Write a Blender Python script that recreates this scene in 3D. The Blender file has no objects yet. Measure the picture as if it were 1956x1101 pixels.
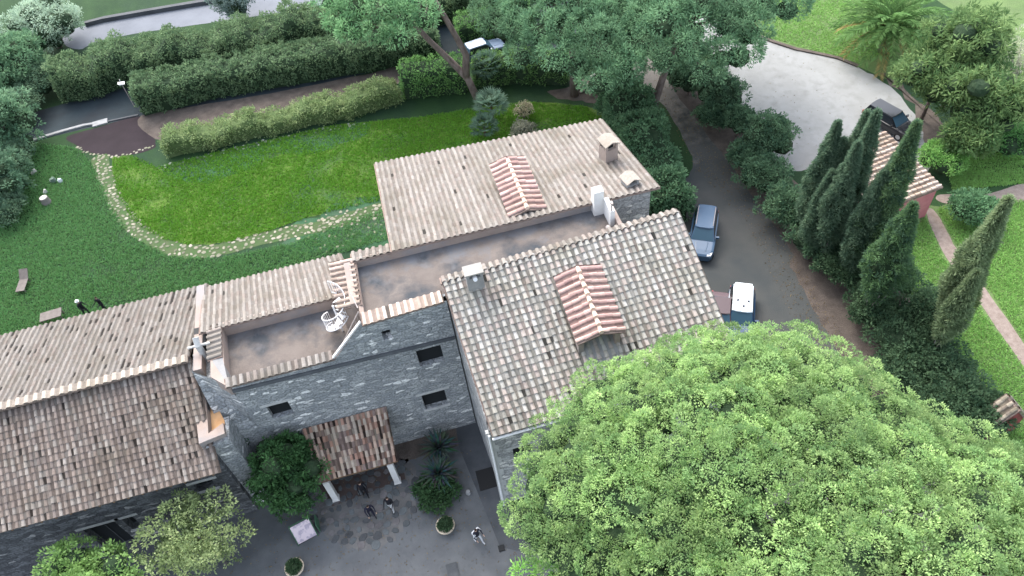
import bpy, math, random
import numpy as np
from mathutils import Vector, Matrix, Quaternion
random.seed(7); RNG=np.random.default_rng(11)
SC=bpy.context.scene
# ---------------------------------------------------------------- camera
F=1480.; CX,CY=978.,550.5; H=42.
def _n(v): return v/np.linalg.norm(v)
_down=_n(np.array([1142-CX,1780-CY,F]))
_a=np.array([15500-CX,-3270-CY,F]); _a=_n(_a-_down*_a.dot(_down))
R=np.stack([_a,np.cross(-_down,_a),-_down])          # rows: world axes seen from the camera
cam=bpy.data.objects.new('camera',bpy.data.cameras.new('camera')); SC.collection.objects.link(cam)
cam.data.sensor_width=36; cam.data.lens=F/1956*36; cam.data.clip_end=2000
r_,u_,b_=R@np.array([1,0,0]),R@np.array([0,-1,0]),R@np.array([0,0,-1])
cam.matrix_world=Matrix(((r_[0],u_[0],b_[0],0),(r_[1],u_[1],b_[1],0),(r_[2],u_[2],b_[2],H),(0,0,0,1)))
SC.camera=cam
# ---------------------------------------------------------------- light
SUN_EL=math.radians(50); SUN_AZ=math.radians(-12)      # azimuth from +Y toward +X
w=bpy.data.worlds.new('World'); SC.world=w; w.use_nodes=True
nt=w.node_tree; bg=nt.nodes['Background']; sk=nt.nodes.new('ShaderNodeTexSky')
sk.sky_type='NISHITA'; sk.sun_disc=False; sk.sun_elevation=SUN_EL; sk.sun_rotation=SUN_AZ
sk.dust_density=4.0; sk.air_density=1.0; sk.ozone_density=1.2
hs=nt.nodes.new('ShaderNodeHueSaturation'); hs.inputs['Saturation'].default_value=.55; nt.links.new(sk.outputs[0],hs.inputs['Color']); nt.links.new(hs.outputs[0],bg.inputs[0])   # thin overcast: paler than a clear sky; bg.inputs[1].default_value=0.15
sl=bpy.data.lights.new('sun','SUN'); sl.energy=0.6; sl.angle=math.radians(35); sl.color=(1,.95,.88)
so=bpy.data.objects.new('sun',sl); SC.collection.objects.link(so)
sd=Vector((math.sin(SUN_AZ)*math.cos(SUN_EL),math.cos(SUN_AZ)*math.cos(SUN_EL),math.sin(SUN_EL)))
so.rotation_euler=sd.to_track_quat('Z','Y').to_euler(); so.location=sd*100
SC.view_settings.view_transform='Standard'; SC.view_settings.look='None'
SC.view_settings.exposure=-0.55; SC.view_settings.gamma=1
# ---------------------------------------------------------------- measuring: photo pixel -> point at height z
def g(px,py,z=0.):
    r=R@np.array([px-CX,py-CY,F]); t=(z-H)/r[2]; return (r[0]*t,r[1]*t)
def g3(px,py,z=0.): a=g(px,py,z); return (a[0],a[1],z)
def G(pts,z=0.): return [g(p[0],p[1],z) for p in pts]
# ---------------------------------------------------------------- materials
def mat(name,c1=(.5,.5,.5),c2=None,scale=1.5,detail=6,lo=.35,hi=.65,rough=.85,bump=0,bscale=20,tint=False,
        metal=0,spec=.25,stretch=None,trans=0,c3=None,s3=.3,emit=None,coat=0,fine=0.):
    m=bpy.data.materials.new(name); m.use_nodes=True; N=m.node_tree.nodes; L=m.node_tree.links
    b=N['Principled BSDF']; b.inputs['Roughness'].default_value=rough; b.inputs['Metallic'].default_value=metal
    b.inputs['Specular IOR Level'].default_value=spec
    if coat: b.inputs['Coat Weight'].default_value=coat
    tc=N.new('ShaderNodeTexCoord'); co=tc.outputs['Object']
    if stretch:
        mp=N.new('ShaderNodeMapping'); mp.inputs['Scale'].default_value=stretch; L.new(co,mp.inputs[0]); co=mp.outputs[0]
    def noise(s,d=detail):
        n=N.new('ShaderNodeTexNoise'); n.inputs['Scale'].default_value=s; n.inputs['Detail'].default_value=d
        n.inputs['Roughness'].default_value=.6; L.new(co,n.inputs[0]); return n.outputs[0]
    def mix(a,b_,f,mode='MIX'):
        x=N.new('ShaderNodeMix'); x.data_type='RGBA'; x.blend_type=mode
        for i,v in ((6,a),(7,b_)):
            if isinstance(v,tuple): x.inputs[i].default_value=(*v,1)
            else: L.new(v,x.inputs[i])
        if isinstance(f,float): x.inputs[0].default_value=f
        else: L.new(f,x.inputs[0])
        return x.outputs[2]
    def ramp(src,l,h):
        r=N.new('ShaderNodeMapRange'); r.inputs[1].default_value=l; r.inputs[2].default_value=h; L.new(src,r.inputs[0]); return r.outputs[0]
    col=c1
    if c2: col=mix(c1,c2,ramp(noise(scale),lo,hi))
    if c3: col=mix(col,c3,ramp(noise(s3,4),.48,.68))
    if fine:
        v=ramp(noise(bscale*1.7,3),.3,.7); mr=N.new('ShaderNodeMapRange'); L.new(v,mr.inputs[0])
        mr.inputs[3].default_value=1-fine; mr.inputs[4].default_value=1+fine
        cc=N.new('ShaderNodeCombineColor'); [L.new(mr.outputs[0],cc.inputs[i]) for i in range(3)]
        col=mix(col,cc.outputs[0],1.0,'MULTIPLY')
    if tint:
        at=N.new('ShaderNodeAttribute'); at.attribute_name='tint'
        col=mix(at.outputs[0],col,1.0,'MULTIPLY') if (c2 or c1!=(1,1,1)) else at.outputs[0]
    if isinstance(col,tuple): b.inputs['Base Color'].default_value=(*col,1)
    else: L.new(col,b.inputs['Base Color'])
    if bump:
        bp=N.new('ShaderNodeBump'); bp.inputs['Strength'].default_value=bump; bp.inputs['Distance'].default_value=.05
        L.new(noise(bscale,5),bp.inputs['Height']); L.new(bp.outputs[0],b.inputs['Normal'])
    if trans:
        tr=N.new('ShaderNodeBsdfTranslucent'); ms=N.new('ShaderNodeMixShader'); ms.inputs[0].default_value=trans
        if isinstance(col,tuple): tr.inputs[0].default_value=(*col,1)
        else: L.new(col,tr.inputs[0])
        L.new(b.outputs[0],ms.inputs[1]); L.new(tr.outputs[0],ms.inputs[2]); L.new(ms.outputs[0],N['Material Output'].inputs[0])
    return m
def stone_mat(name,dark,mid,pale,mortar,palef=.12,sc=(1.9,1.9,5.2)):
    m=bpy.data.materials.new(name); m.use_nodes=True; N=m.node_tree.nodes; L=m.node_tree.links
    b=N['Principled BSDF']; b.inputs['Roughness'].default_value=.9; b.inputs['Specular IOR Level'].default_value=.2
    tc=N.new('ShaderNodeTexCoord'); mp=N.new('ShaderNodeMapping'); mp.inputs['Scale'].default_value=sc
    dn=N.new('ShaderNodeTexNoise'); dn.inputs['Scale'].default_value=1.3; L.new(tc.outputs['Object'],dn.inputs[0])
    ad=N.new('ShaderNodeVectorMath'); ad.operation='MULTIPLY_ADD'; ad.inputs[1].default_value=(.35,.35,.35)
    L.new(dn.outputs[1],ad.inputs[0]); L.new(tc.outputs['Object'],ad.inputs[2]); L.new(ad.outputs[0],mp.inputs[0])
    v1=N.new('ShaderNodeTexVoronoi'); v1.inputs['Scale'].default_value=1; L.new(mp.outputs[0],v1.inputs[0])
    v2=N.new('ShaderNodeTexVoronoi'); v2.feature='DISTANCE_TO_EDGE'; L.new(mp.outputs[0],v2.inputs[0]); v2.inputs['Scale'].default_value=1
    sp=N.new('ShaderNodeSeparateColor'); L.new(v1.outputs['Color'],sp.inputs[0])
    r=N.new('ShaderNodeValToRGB'); L.new(sp.outputs[0],r.inputs[0]); e=r.color_ramp.elements
    r.color_ramp.interpolation='CONSTANT'
    e[0].color=(*dark,1); e[1].position=.34; e[1].color=(*mid,1)
    x=e.new(.7); x.color=(*[ (a+b_)/2 for a,b_ in zip(dark,mid)],1); x=e.new(1-palef); x.color=(*pale,1)
    mr=N.new('ShaderNodeMapRange'); mr.inputs[2].default_value=.06; L.new(v2.outputs[0],mr.inputs[0])
    mx=N.new('ShaderNodeMix'); mx.data_type='RGBA'; mx.inputs[6].default_value=(*mortar,1); L.new(r.outputs[0],mx.inputs[7]); L.new(mr.outputs[0],mx.inputs[0])
    n=N.new('ShaderNodeTexNoise'); n.inputs['Scale'].default_value=9; n.inputs['Detail'].default_value=6; L.new(tc.outputs['Object'],n.inputs[0])
    m2=N.new('ShaderNodeMapRange'); m2.inputs[1].default_value=.3; m2.inputs[2].default_value=.7; m2.inputs[3].default_value=.6; m2.inputs[4].default_value=1.35; L.new(n.outputs[0],m2.inputs[0])
    cc=N.new('ShaderNodeCombineColor'); [L.new(m2.outputs[0],cc.inputs[i]) for i in range(3)]
    m3=N.new('ShaderNodeMix'); m3.data_type='RGBA'; m3.blend_type='MULTIPLY'; m3.inputs[0].default_value=1
    L.new(mx.outputs[2],m3.inputs[6]); L.new(cc.outputs[0],m3.inputs[7]); L.new(m3.outputs[2],b.inputs['Base Color'])
    bp=N.new('ShaderNodeBump'); bp.inputs['Strength'].default_value=.7; bp.inputs['Distance'].default_value=.06
    L.new(mr.outputs[0],bp.inputs['Height']); L.new(bp.outputs[0],b.inputs['Normal'])
    return m
M={}
M['lawn']=mat('lawn_grass',(0.0129,0.0386,0.0128),(0.0227,0.0568,0.0179),.5,8,rough=.95,bump=.9,bscale=9,c3=(0.0149,0.0375,0.0218),s3=.11,stretch=(1,.6,1),fine=.3)
M['bright']=mat('bright_grass',(0.0488,0.106,0.0172),(0.09,0.149,0.0259),.6,8,rough=.95,bump=.9,bscale=8,c3=(0.0209,0.0578,0.0259),s3=.2,fine=.3)
M['lightlawn']=mat('light_grass',(0.0756,0.13,0.042),(0.124,0.19,0.066),.5,8,rough=.95,bump=.9,bscale=9,c3=(0.0972,0.14,0.06),s3=.15,fine=.3)
M['dull']=mat('dull_grass',(0.0232,0.0672,0.0292),(0.0372,0.0948,0.0468),.8,8,rough=.95,bump=.9,bscale=9,c3=(0.0496,0.075,0.0507),s3=.3,fine=.3)
M['yard']=mat('yard_gravel',(0.0965,0.102,0.108),(0.13,0.138,0.143),.6,10,rough=.95,bump=.5,bscale=40,c3=(0.0745,0.082,0.0876),s3=.25,fine=.2)
M['drive']=mat('drive_dirt',(0.0635,0.0676,0.0644),(0.0874,0.0874,0.0815),.35,9,rough=.95,bump=.4,bscale=25,c3=(0.0501,0.0567,0.0576),s3=.15,fine=.15)
M['lot']=mat('pale_gravel',(0.239,0.245,0.238),(0.273,0.281,0.276),.4,9,rough=.95,bump=.3,bscale=30,c3=(0.215,0.22,0.212),s3=.9,fine=.1)
M['soil']=mat('soil',(.07,.058,.05),(.12,.1,.085),1.2,9,rough=.98,bump=.8,bscale=10,fine=.3)
M['asphalt']=mat('asphalt',(0.0169,0.0265,0.0322),(0.0238,0.0365,0.0439),.5,9,rough=.85,bump=.3,bscale=40,c3=(0.0169,0.0214,0.0263),s3=.2,fine=.1)
M['toproad']=mat('pale_road',(0.128,0.14,0.16),(0.161,0.175,0.198),.3,9,rough=.9,bump=.2,bscale=30,fine=.08)
M['maroon']=mat('maroon_paving',(0.0166,0.011,0.0144),(0.0234,0.016,0.0204),.6,9,rough=.9,bump=.4,bscale=18,fine=.15)
M['kerb']=mat('kerb_stone',(0.236,0.242,0.242),(0.31,0.315,0.315),2,6,rough=.9,bump=.3,bscale=30)
M['slabs']=mat('dark_slabs',(0.054,0.06,0.066),(0.084,0.09,0.096),.8,8,rough=.8,bump=.3,bscale=20,fine=.15)
M['flag']=mat('flagstone',(1,1,1),(.75,.75,.75),3,6,rough=.85,bump=.4,bscale=18,tint=True)
M['pathstone']=mat('path_stone',(1,1,1),(.75,.72,.68),4,6,rough=.9,bump=.5,bscale=20,tint=True)
M['pathbed']=mat('path_bed',(0.0676,0.0884,0.0416),(0.0416,0.0884,0.026),1.8,8,rough=.95,bump=.7,bscale=14,fine=.3)
M['brickpath']=mat('brick_paving',(0.19,0.15,0.126),(0.259,0.213,0.184),3,8,rough=.9,bump=.5,bscale=16,fine=.25)
M['terracotta']=mat('terracotta_floor',(.075,.055,.05),(.1,.075,.065),1.5,8,rough=.85,bump=.2,bscale=20)
M['tile']=mat('roof_tile',(1,1,1),(.8,.79,.76),7,8,rough=.9,bump=.5,bscale=30,tint=True,spec=.15,c3=(.74,.73,.68),s3=.45,fine=.1)
M['tilebase']=mat('roof_bed',(.16,.12,.1),(.25,.19,.16),4,8,rough=.95,bump=.5,bscale=20)
M['stone']=stone_mat('dark_stone_masonry',(.24,.255,.262),(.34,.352,.352),(.66,.66,.64),(.24,.25,.25),.06,(2.1,2.1,5.4))
M['stoneshade']=stone_mat('low_masonry_painted_shade',(0.072,0.0744,0.08),(.125,.13,.138),(.26,.26,.26),(.085,.09,.095),.04)  # masonry coloured darker to paint in the deep shade on the low wing
M['stonegrey']=stone_mat('grey_stone_masonry',(.28,.285,.285),(.38,.385,.38),(.6,.59,.56),(.3,.3,.29),.12)
M['plaster']=mat('tan_plaster',(0.273,0.216,0.183),(0.328,0.268,0.231),1.2,8,rough=.92,bump=.3,bscale=18,c3=(0.24,0.228,0.225),s3=.5,fine=.08)
M['plastergrey']=mat('grey_plaster',(0.22,0.22,0.22),(0.281,0.275,0.264),1.4,8,rough=.92,bump=.3,bscale=18,fine=.1)
M['orange']=mat('ochre_plaster',(.5,.28,.13),(.58,.36,.19),1.2,8,rough=.9,bump=.2,bscale=12)
M['terrace']=mat('terrace_tiles',(0.122,0.104,0.0927),(0.154,0.133,0.118),1.1,9,rough=.85,bump=.25,bscale=16,c3=(0.0479,0.054,0.0609),s3=.5,fine=.25)
def stain(m,y0,k,c=(.13,.135,.145),lo=.47,hi=.72):
    N=m.node_tree.nodes; L=m.node_tree.links; tc=[n for n in N if n.type=='TEX_COORD'][0]; sp=N.new('ShaderNodeSeparateXYZ'); L.new(tc.outputs['Object'],sp.inputs[0])
    n=N.new('ShaderNodeTexNoise'); n.inputs['Scale'].default_value=.9; n.inputs['Detail'].default_value=9; n.inputs['Roughness'].default_value=.65; L.new(tc.outputs['Object'],n.inputs[0])
    a=N.new('ShaderNodeMath'); a.operation='SUBTRACT'; a.inputs[1].default_value=y0; L.new(sp.outputs[1],a.inputs[0])
    b=N.new('ShaderNodeMath'); b.operation='MULTIPLY_ADD'; b.inputs[1].default_value=k; L.new(a.outputs[0],b.inputs[0]); L.new(n.outputs[0],b.inputs[2])
    mr=N.new('ShaderNodeMapRange'); mr.inputs[1].default_value=lo; mr.inputs[2].default_value=hi; L.new(b.outputs[0],mr.inputs[0])
    bs=N['Principled BSDF']; old=bs.inputs['Base Color'].links[0].from_socket; mx=N.new('ShaderNodeMix'); mx.data_type='RGBA'; mx.inputs[7].default_value=(*c,1)
    L.new(old,mx.inputs[6]); L.new(mr.outputs[0],mx.inputs[0]); L.new(mx.outputs[2],bs.inputs['Base Color'])
stain(M['drive'],46.,.035,(.17,.158,.142),.45,.7)     # dry pale gravel towards the far end of the driveway
stain(M['terrace'],28.1,.13)     # damp grey staining of the terrace floors, worst along the back parapet
M['lintel']=mat('pale_stone',(0.357,0.365,0.357),(0.468,0.468,0.451),3,6,rough=.9,bump=.3,bscale=20)
M['white']=mat('white_paint',(0.612,0.603,0.578),(0.68,0.671,0.654),2,5,rough=.6,bump=.1,bscale=20)
M['dark']=mat('dark_void',(.012,.014,.016),rough=.6)
M['glass']=mat('dark_glass',(.015,.02,.025),rough=.12,spec=.6)
M['wood']=mat('old_wood',(0.13,0.08,0.05),(0.2,0.13,0.08),3,8,rough=.85,bump=.4,bscale=20,stretch=(1,8,1))
M['greywood']=mat('grey_wood',(0.12,0.105,0.095),(0.17,0.15,0.135),3,8,rough=.85,bump=.4,bscale=20)
M['iron']=mat('painted_iron',(.35,.3,.28),(.45,.4,.37),6,4,rough=.55,metal=.2)
M['whiteiron']=mat('white_iron',(.68,.68,.69),(.8,.8,.8),6,4,rough=.45)
M['bark']=mat('bark',(.1,.075,.065),(.2,.16,.14),3,8,rough=.95,bump=1,bscale=12,stretch=(1,1,.4))
M['barkgrey']=mat('grey_bark',(.18,.16,.15),(.28,.26,.25),3,8,rough=.95,bump=1,bscale=12,stretch=(1,1,.4))
M['leaf']=mat('foliage',(1,1,1),None,rough=.8,tint=True,trans=.42,spec=.1)
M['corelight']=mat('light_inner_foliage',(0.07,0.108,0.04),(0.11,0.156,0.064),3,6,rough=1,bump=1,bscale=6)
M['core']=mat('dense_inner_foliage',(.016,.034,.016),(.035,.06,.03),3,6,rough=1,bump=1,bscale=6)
M['gpatch']=mat('grass_blades',(1,1,1),None,rough=.8,tint=True,trans=.25,spec=.1)
M['pot']=mat('clay_pot',(.5,.42,.32),(.6,.52,.4),4,6,rough=.85,bump=.2,bscale=20)
M['pink']=mat('pink_plaster',(.42,.15,.16),(.5,.2,.2),1.5,7,rough=.9,bump=.2,bscale=15)
M['maroonwall']=mat('maroon_wall',(.2,.05,.05),(.25,.07,.065),1.5,7,rough=.9,bump=.2,bscale=15)
M['person']=mat('clothing',(1,1,1),None,rough=.9,tint=True)
M['rubber']=mat('rubber',(.02,.02,.02),rough=.8)
M['rim']=mat('alloy',(.45,.46,.47),rough=.3,metal=.8)
M['lampclear']=mat('clear_lens',(.7,.72,.74),rough=.1,spec=.6)
M['lampred']=mat('red_lens',(.35,.02,.02),rough=.2,spec=.6)
M['poster']=mat('pink_poster',(.62,.52,.55),(.4,.34,.4),3,7,rough=.7,lo=.5,hi=.56)
M['green']=mat('green_frame',(.05,.12,.07),rough=.6)
# ---------------------------------------------------------------- mesh builder
class MB:
    def __init__(s): s.V=[]; s.Fq=[]; s.C=[]; s.n=0; s.MI=[]
    def add(s,V,Fc,col=(1,1,1),mi=0):
        V=np.asarray(V,float).reshape(-1,3); s.V.append(V)
        for k,f in enumerate(Fc):
            s.Fq.append(np.asarray(f)+s.n); s.MI.append(mi)
            s.C.append(col[k] if isinstance(col,np.ndarray) and col.ndim==2 else col)
        s.n+=len(V); return s
    def arr(s,V,Q,col,mi=0):           # many quads at once
        if not hasattr(s,'A'): s.A=[]
        s.A.append((np.asarray(V,float),np.asarray(Q),np.asarray(col,float),mi)); return s
    def quad(s,a,b,c,d,col=(1,1,1),mi=0): return s.add([a,b,c,d],[(0,1,2,3)],col,mi)
    def box(s,c,d,rz=0,col=(1,1,1),mi=0,taper=1.):   # centre of the base, sizes
        x,y,z=d[0]/2,d[1]/2,d[2]; cs,sn=math.cos(rz),math.sin(rz); V=[]
        for zz,t in ((0,1),(z,taper)):
            for sx,sy in ((-1,-1),(1,-1),(1,1),(-1,1)):
                a,b=sx*x*t,sy*y*t; V.append((c[0]+a*cs-b*sn,c[1]+a*sn+b*cs,c[2]+zz))
        return s.add(V,[(3,2,1,0),(4,5,6,7),(0,1,5,4),(1,2,6,5),(2,3,7,6),(3,0,4,7)],col,mi)
    def hull8(s,bot,top,col=(1,1,1),mi=0):           # two matching loops of points
        n=len(bot); V=list(bot)+list(top)
        return s.add(V,[tuple(range(n))[::-1],tuple(range(n,2*n))]+[(i,(i+1)%n,n+(i+1)%n,n+i) for i in range(n)],col,mi)
    def prism(s,poly,z0,z1,col=(1,1,1),mi=0):
        z1=z1 if hasattr(z1,'__len__') else [z1]*len(poly)
        return s.hull8([(p[0],p[1],z0) for p in poly],[(p[0],p[1],z) for p,z in zip(poly,z1)],col,mi)
    def tube(s,P,rad,n=8,col=(1,1,1),mi=0,cap=True):
        P=np.asarray(P,float); rad=np.broadcast_to(rad,(len(P),)); V=[];Fc=[]
        ref=np.array([0.31,.17,.93])
        for i,p in enumerate(P):
            t=P[min(i+1,len(P)-1)]-P[max(i-1,0)]; t=t/np.linalg.norm(t)
            r0=ref if abs(t.dot(ref)/np.linalg.norm(ref))<.9 else np.array([1,.1,0]); a=np.cross(t,r0);a/=np.linalg.norm(a); b=np.cross(t,a)
            for k in range(n):
                th=2*math.pi*k/n; V.append(p+rad[i]*(a*math.cos(th)+b*math.sin(th)))
        for i in range(len(P)-1):
            for k in range(n): Fc.append((i*n+k,(i+1)*n+k,(i+1)*n+(k+1)%n,i*n+(k+1)%n))
        if cap: Fc+= [tuple(range(n)),tuple(range((len(P)-1)*n,len(P)*n))[::-1]]
        return s.add(V,Fc,col,mi)
    def lathe(s,c,prof,n=16,col=(1,1,1),mi=0):
        V=[];Fc=[]
        for r,z in prof:
            for k in range(n): th=2*math.pi*k/n; V.append((c[0]+r*math.cos(th),c[1]+r*math.sin(th),c[2]+z))
        for i in range(len(prof)-1):
            for k in range(n): Fc.append((i*n+k,i*n+(k+1)%n,(i+1)*n+(k+1)%n,(i+1)*n+k))
        Fc.append(tuple(range(n))[::-1]); Fc.append(tuple(range((len(prof)-1)*n,len(prof)*n)))
        return s.add(V,Fc,col,mi)
    def build(s,name,mats,parent=None,base=(0,0,0),smooth=False):
        mats=mats if isinstance(mats,(list,tuple)) else [mats]
        Vs=list(s.V); loops=[];tot=[];cols=[];mi=[]
        if s.Fq:
            loops.append(np.concatenate(s.Fq)); tot.append(np.array([len(f) for f in s.Fq]))
            cols.append(np.array([tuple(c)[:3] for c in s.C],float)); mi.append(np.array(s.MI))
        n=s.n
        for V,Q,C,m_ in getattr(s,'A',[]):
            Vs.append(V); loops.append((Q+n).ravel()); tot.append(np.full(len(Q),Q.shape[1])); cols.append(np.broadcast_to(C,(len(Q),3))); mi.append(np.full(len(Q),m_)); n+=len(V)
        V=np.concatenate(Vs)-np.asarray(base,float); loops=np.concatenate(loops); tot=np.concatenate(tot); cols=np.concatenate(cols); mi=np.concatenate(mi)
        me=bpy.data.meshes.new(name); me.vertices.add(len(V)); me.vertices.foreach_set('co',V.ravel().astype(np.float32))
        me.loops.add(len(loops)); me.loops.foreach_set('vertex_index',loops.astype(np.int32))
        me.polygons.add(len(tot)); st=np.concatenate([[0],np.cumsum(tot)[:-1]])
        me.polygons.foreach_set('loop_start',st.astype(np.int32)); me.polygons.foreach_set('loop_total',tot.astype(np.int32))
        me.polygons.foreach_set('material_index',mi.astype(np.int32))
        me.polygons.foreach_set('use_smooth',np.full(len(tot),smooth))
        for m_ in mats: me.materials.append(m_)
        ca=me.color_attributes.new('tint','FLOAT_COLOR','CORNER')
        lc=np.ones((len(loops),4),np.float32); lc[:,:3]=np.repeat(cols,tot,axis=0); ca.data.foreach_set('color',lc.ravel())
        me.update(calc_edges=True)
        o=bpy.data.objects.new(name,me); SC.collection.objects.link(o)
        if parent is not None: o.parent=parent
        else: o.location=base
        return o
def tag(o,label=None,cat=None,group=None,kind=None):
    if label:o['label']=label
    if cat:o['category']=cat
    if group:o['group']=group
    if kind:o['kind']=kind
    return o
def thing(name,label,cat,loc=(0,0,0),rz=0,group=None):
    o=bpy.data.objects.new(name,None); o.location=loc; o.rotation_euler=(0,0,rz); SC.collection.objects.link(o); o.empty_display_size=.3
    return tag(o,label,cat,group)
def copy_tree(o,parent=None):
    c=o.copy(); SC.collection.objects.link(c); c.parent=parent
    for ch in list(o.children): copy_tree(ch,c)
    return c
# ---------------------------------------------------------------- foliage
def unit(n,up=None):
    v=RNG.normal(size=(n,3)); v/=np.linalg.norm(v,axis=1)[:,None]
    if up is not None:
        v[:,2]=np.abs(v[:,2])*up+v[:,2]*(1-up); v/=np.linalg.norm(v,axis=1)[:,None]
    return v
def leaves(P,D,L,W,cols):               # rhombic leaves at P pointing along D
    n=len(P); D=D/np.linalg.norm(D,axis=1)[:,None]
    S=np.cross(D,unit(n)); S/=np.linalg.norm(S,axis=1)[:,None]+1e-9
    L=np.broadcast_to(L,(n,))[:,None]; W=np.broadcast_to(W,(n,))[:,None]
    V=np.stack([P,P+D*L*.5+S*W*.5,P+D*L,P+D*L*.5-S*W*.5],1).reshape(-1,3)
    return V,np.arange(4*n).reshape(n,4),cols
LEAF_GAIN=2.05
def clumps(mb,P,Nn,r,nl,L,W,c1,c2,jit=.6,var=.2,sh=.25):
    """leaf clumps at P facing Nn; every clump has its own shade between c1 and c2"""
    m=len(P); c1=np.array(c1)*LEAF_GAIN;c2=np.array(c2)*LEAF_GAIN
    f=RNG.beta(1.3,1.3,m)[:,None]; base=c1*(1-f)+c2*f; base=base*.86+base.mean(1,keepdims=True)*np.array([.13,.14,.15])
    Pi=np.repeat(P,nl,0); Ni=np.repeat(Nn,nl,0); n=len(Pi)
    d=unit(n)+Ni*.75; d/=np.linalg.norm(d,axis=1)[:,None]
    rr=np.repeat(np.broadcast_to(r,(m,)),nl)
    pos=Pi+d*(rr*RNG.uniform(sh,1.,n))[:,None]
    dd=d+unit(n)*jit
    col=np.repeat(base,nl,0)*RNG.uniform(1-var,1+var,n)[:,None]
    mb.arr(*leaves(pos,dd,L*RNG.uniform(.7,1.3,n),W*RNG.uniform(.7,1.3,n),col))
def lobes(mb,cent,rad,per,cr,nl,L,W,c1,c2,flat=.8,up=.75,jit=.6,sh=.25):
    cent=np.asarray(cent,float); k=len(cent); rad=np.broadcast_to(rad,(k,))
    d=unit(k*per,up); rr=np.repeat(rad,per); P=np.repeat(cent,per,0)+d*rr[:,None]*np.array([1,1,flat])*RNG.uniform(.82,1.05,k*per)[:,None]
    clumps(mb,P,d,cr,nl,L,W,c1,c2,jit,.2,sh)
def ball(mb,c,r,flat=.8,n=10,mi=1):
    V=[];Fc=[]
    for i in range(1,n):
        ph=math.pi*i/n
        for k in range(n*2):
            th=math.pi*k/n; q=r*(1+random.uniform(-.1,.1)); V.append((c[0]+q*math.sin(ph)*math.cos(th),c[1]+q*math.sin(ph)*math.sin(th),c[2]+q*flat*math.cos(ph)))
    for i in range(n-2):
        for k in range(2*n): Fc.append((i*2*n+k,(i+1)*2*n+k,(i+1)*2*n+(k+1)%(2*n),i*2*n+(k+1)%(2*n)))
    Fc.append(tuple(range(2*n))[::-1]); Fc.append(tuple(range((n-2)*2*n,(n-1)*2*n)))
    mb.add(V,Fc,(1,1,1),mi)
def inpoly(P,poly):
    x,y=P[:,0],P[:,1]; ins=np.zeros(len(P),bool); n=len(poly)
    for i in range(n):
        x1,y1=poly[i]; x2,y2=poly[(i+1)%n]
        c=((y1>y)!=(y2>y)); 
        with np.errstate(divide='ignore',invalid='ignore'): xi=(x2-x1)*(y-y1)/(y2-y1+1e-12)+x1
        ins^=c&(x<xi)
    return ins
def distpoly(P,poly):
    d=np.full(len(P),1e9)
    for i in range(len(poly)):
        a=np.array(poly[i]);b=np.array(poly[(i+1)%len(poly)]); ab=b-a
        t=np.clip(((P-a)@ab)/(ab@ab+1e-9),0,1); d=np.minimum(d,np.linalg.norm(P-(a+t[:,None]*ab),axis=1))
    return d
def scatter(poly,n,sep=0):
    poly=[tuple(p) for p in poly]; A=np.array(poly); lo,hi=A.min(0),A.max(0); out=np.zeros((0,2))
    if not sep:
        while len(out)<n:
            P=RNG.uniform(lo,hi,(n*2,2)); out=np.concatenate([out,P[inpoly(P,poly)]])
        return out[:n]
    P=RNG.uniform(lo,hi,(n*60,2)); P=P[inpoly(P,poly)]; acc=[]
    for p in P:
        if all((p[0]-q[0])**2+(p[1]-q[1])**2>sep*sep for q in acc): acc.append(p)
        if len(acc)>=n: break
    return np.array(acc)
def smooth_poly(P,sub=6,jit=0.):
    P=[np.array(p,float) for p in P]; n=len(P); out=[]
    for i in range(n):
        p0,p1,p2,p3=P[i-1],P[i],P[(i+1)%n],P[(i+2)%n]
        for k in range(sub):
            t=k/sub; q=.5*((2*p1)+(-p0+p2)*t+(2*p0-5*p1+4*p2-p3)*t*t+(-p0+3*p1-3*p2+p3)*t**3)
            out.append(q+RNG.normal(size=2)*jit)
    return out
def region(name,px,z,m,jit=.06,world=False,sub=6,sm=True):
    P=px if world else G(px); 
    if sm: P=smooth_poly(P,sub,jit)
    mb=MB(); mb.add([(p[0],p[1],0) for p in P],[tuple(range(len(P)))])
    o=mb.build(name,M[m]); o.location=(0,0,z); 
    # keep the face pointing up
    if o.data.polygons[0].normal.z<0: o.data.flip_normals()
    return tag(o,kind='structure')
# ================================================================ GROUND
mb=MB(); mb.add([(-129,-104,0),(129,-104,0),(129,224,0),(-129,224,0)],[(0,1,2,3)])
tag(mb.build('ground',M['lawn']),kind='structure')
ISLAND=[(214,305),(222,365),(250,418),(300,455),(360,468),(440,462),(520,440),(600,412),(720,385),(760,380),(900,330),(1000,300),(1150,230),(1120,205),(1010,195),(920,205),(800,225),(640,240),(420,290),(300,320),(240,292)]
region('bright_lawn',ISLAND,.004,'bright')
region('palm_lawn',[(1440,68),(1500,84),(1560,103),(1640,128),(1720,150),(1760,60),(1720,-40),(1500,-60)],.003,'lightlawn',.05)
region('right_lawn',[(1760,400),(1870,392),(2000,380),(2500,340),(2700,1000),(2200,1100),(1880,880),(1900,760),(1790,640),(1720,500)],.0015,'lightlawn',.1)
region('upper_right_lawn',[(1790,-40),(2300,-120),(2500,250),(1960,190),(1850,40)],.0015,'lightlawn',.1)
region('dull_lawn',[(310,318),(420,292),(560,262),(700,232),(690,262),(600,290),(520,300),(420,345),(350,345)],.008,'dull',.15)
region('weedy_lawn',[(540,445),(620,405),(720,370),(745,395),(760,460),(650,480),(560,480)],.009,'dull',.2)
YARD=[(-60,1130),(100,1075),(236,1043),(420,985),(560,880),(870,815),(1010,1040),(1150,1130),(1400,1300),(700,1500),(-200,1500)]
region('courtyard_gravel',YARD,.004,'yard')
region('dark_strip_paving',[(868,800),(912,800),(957,925),(1020,1060),(955,1045),(877,855)],.012,'slabs',0,sm=False)
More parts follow.
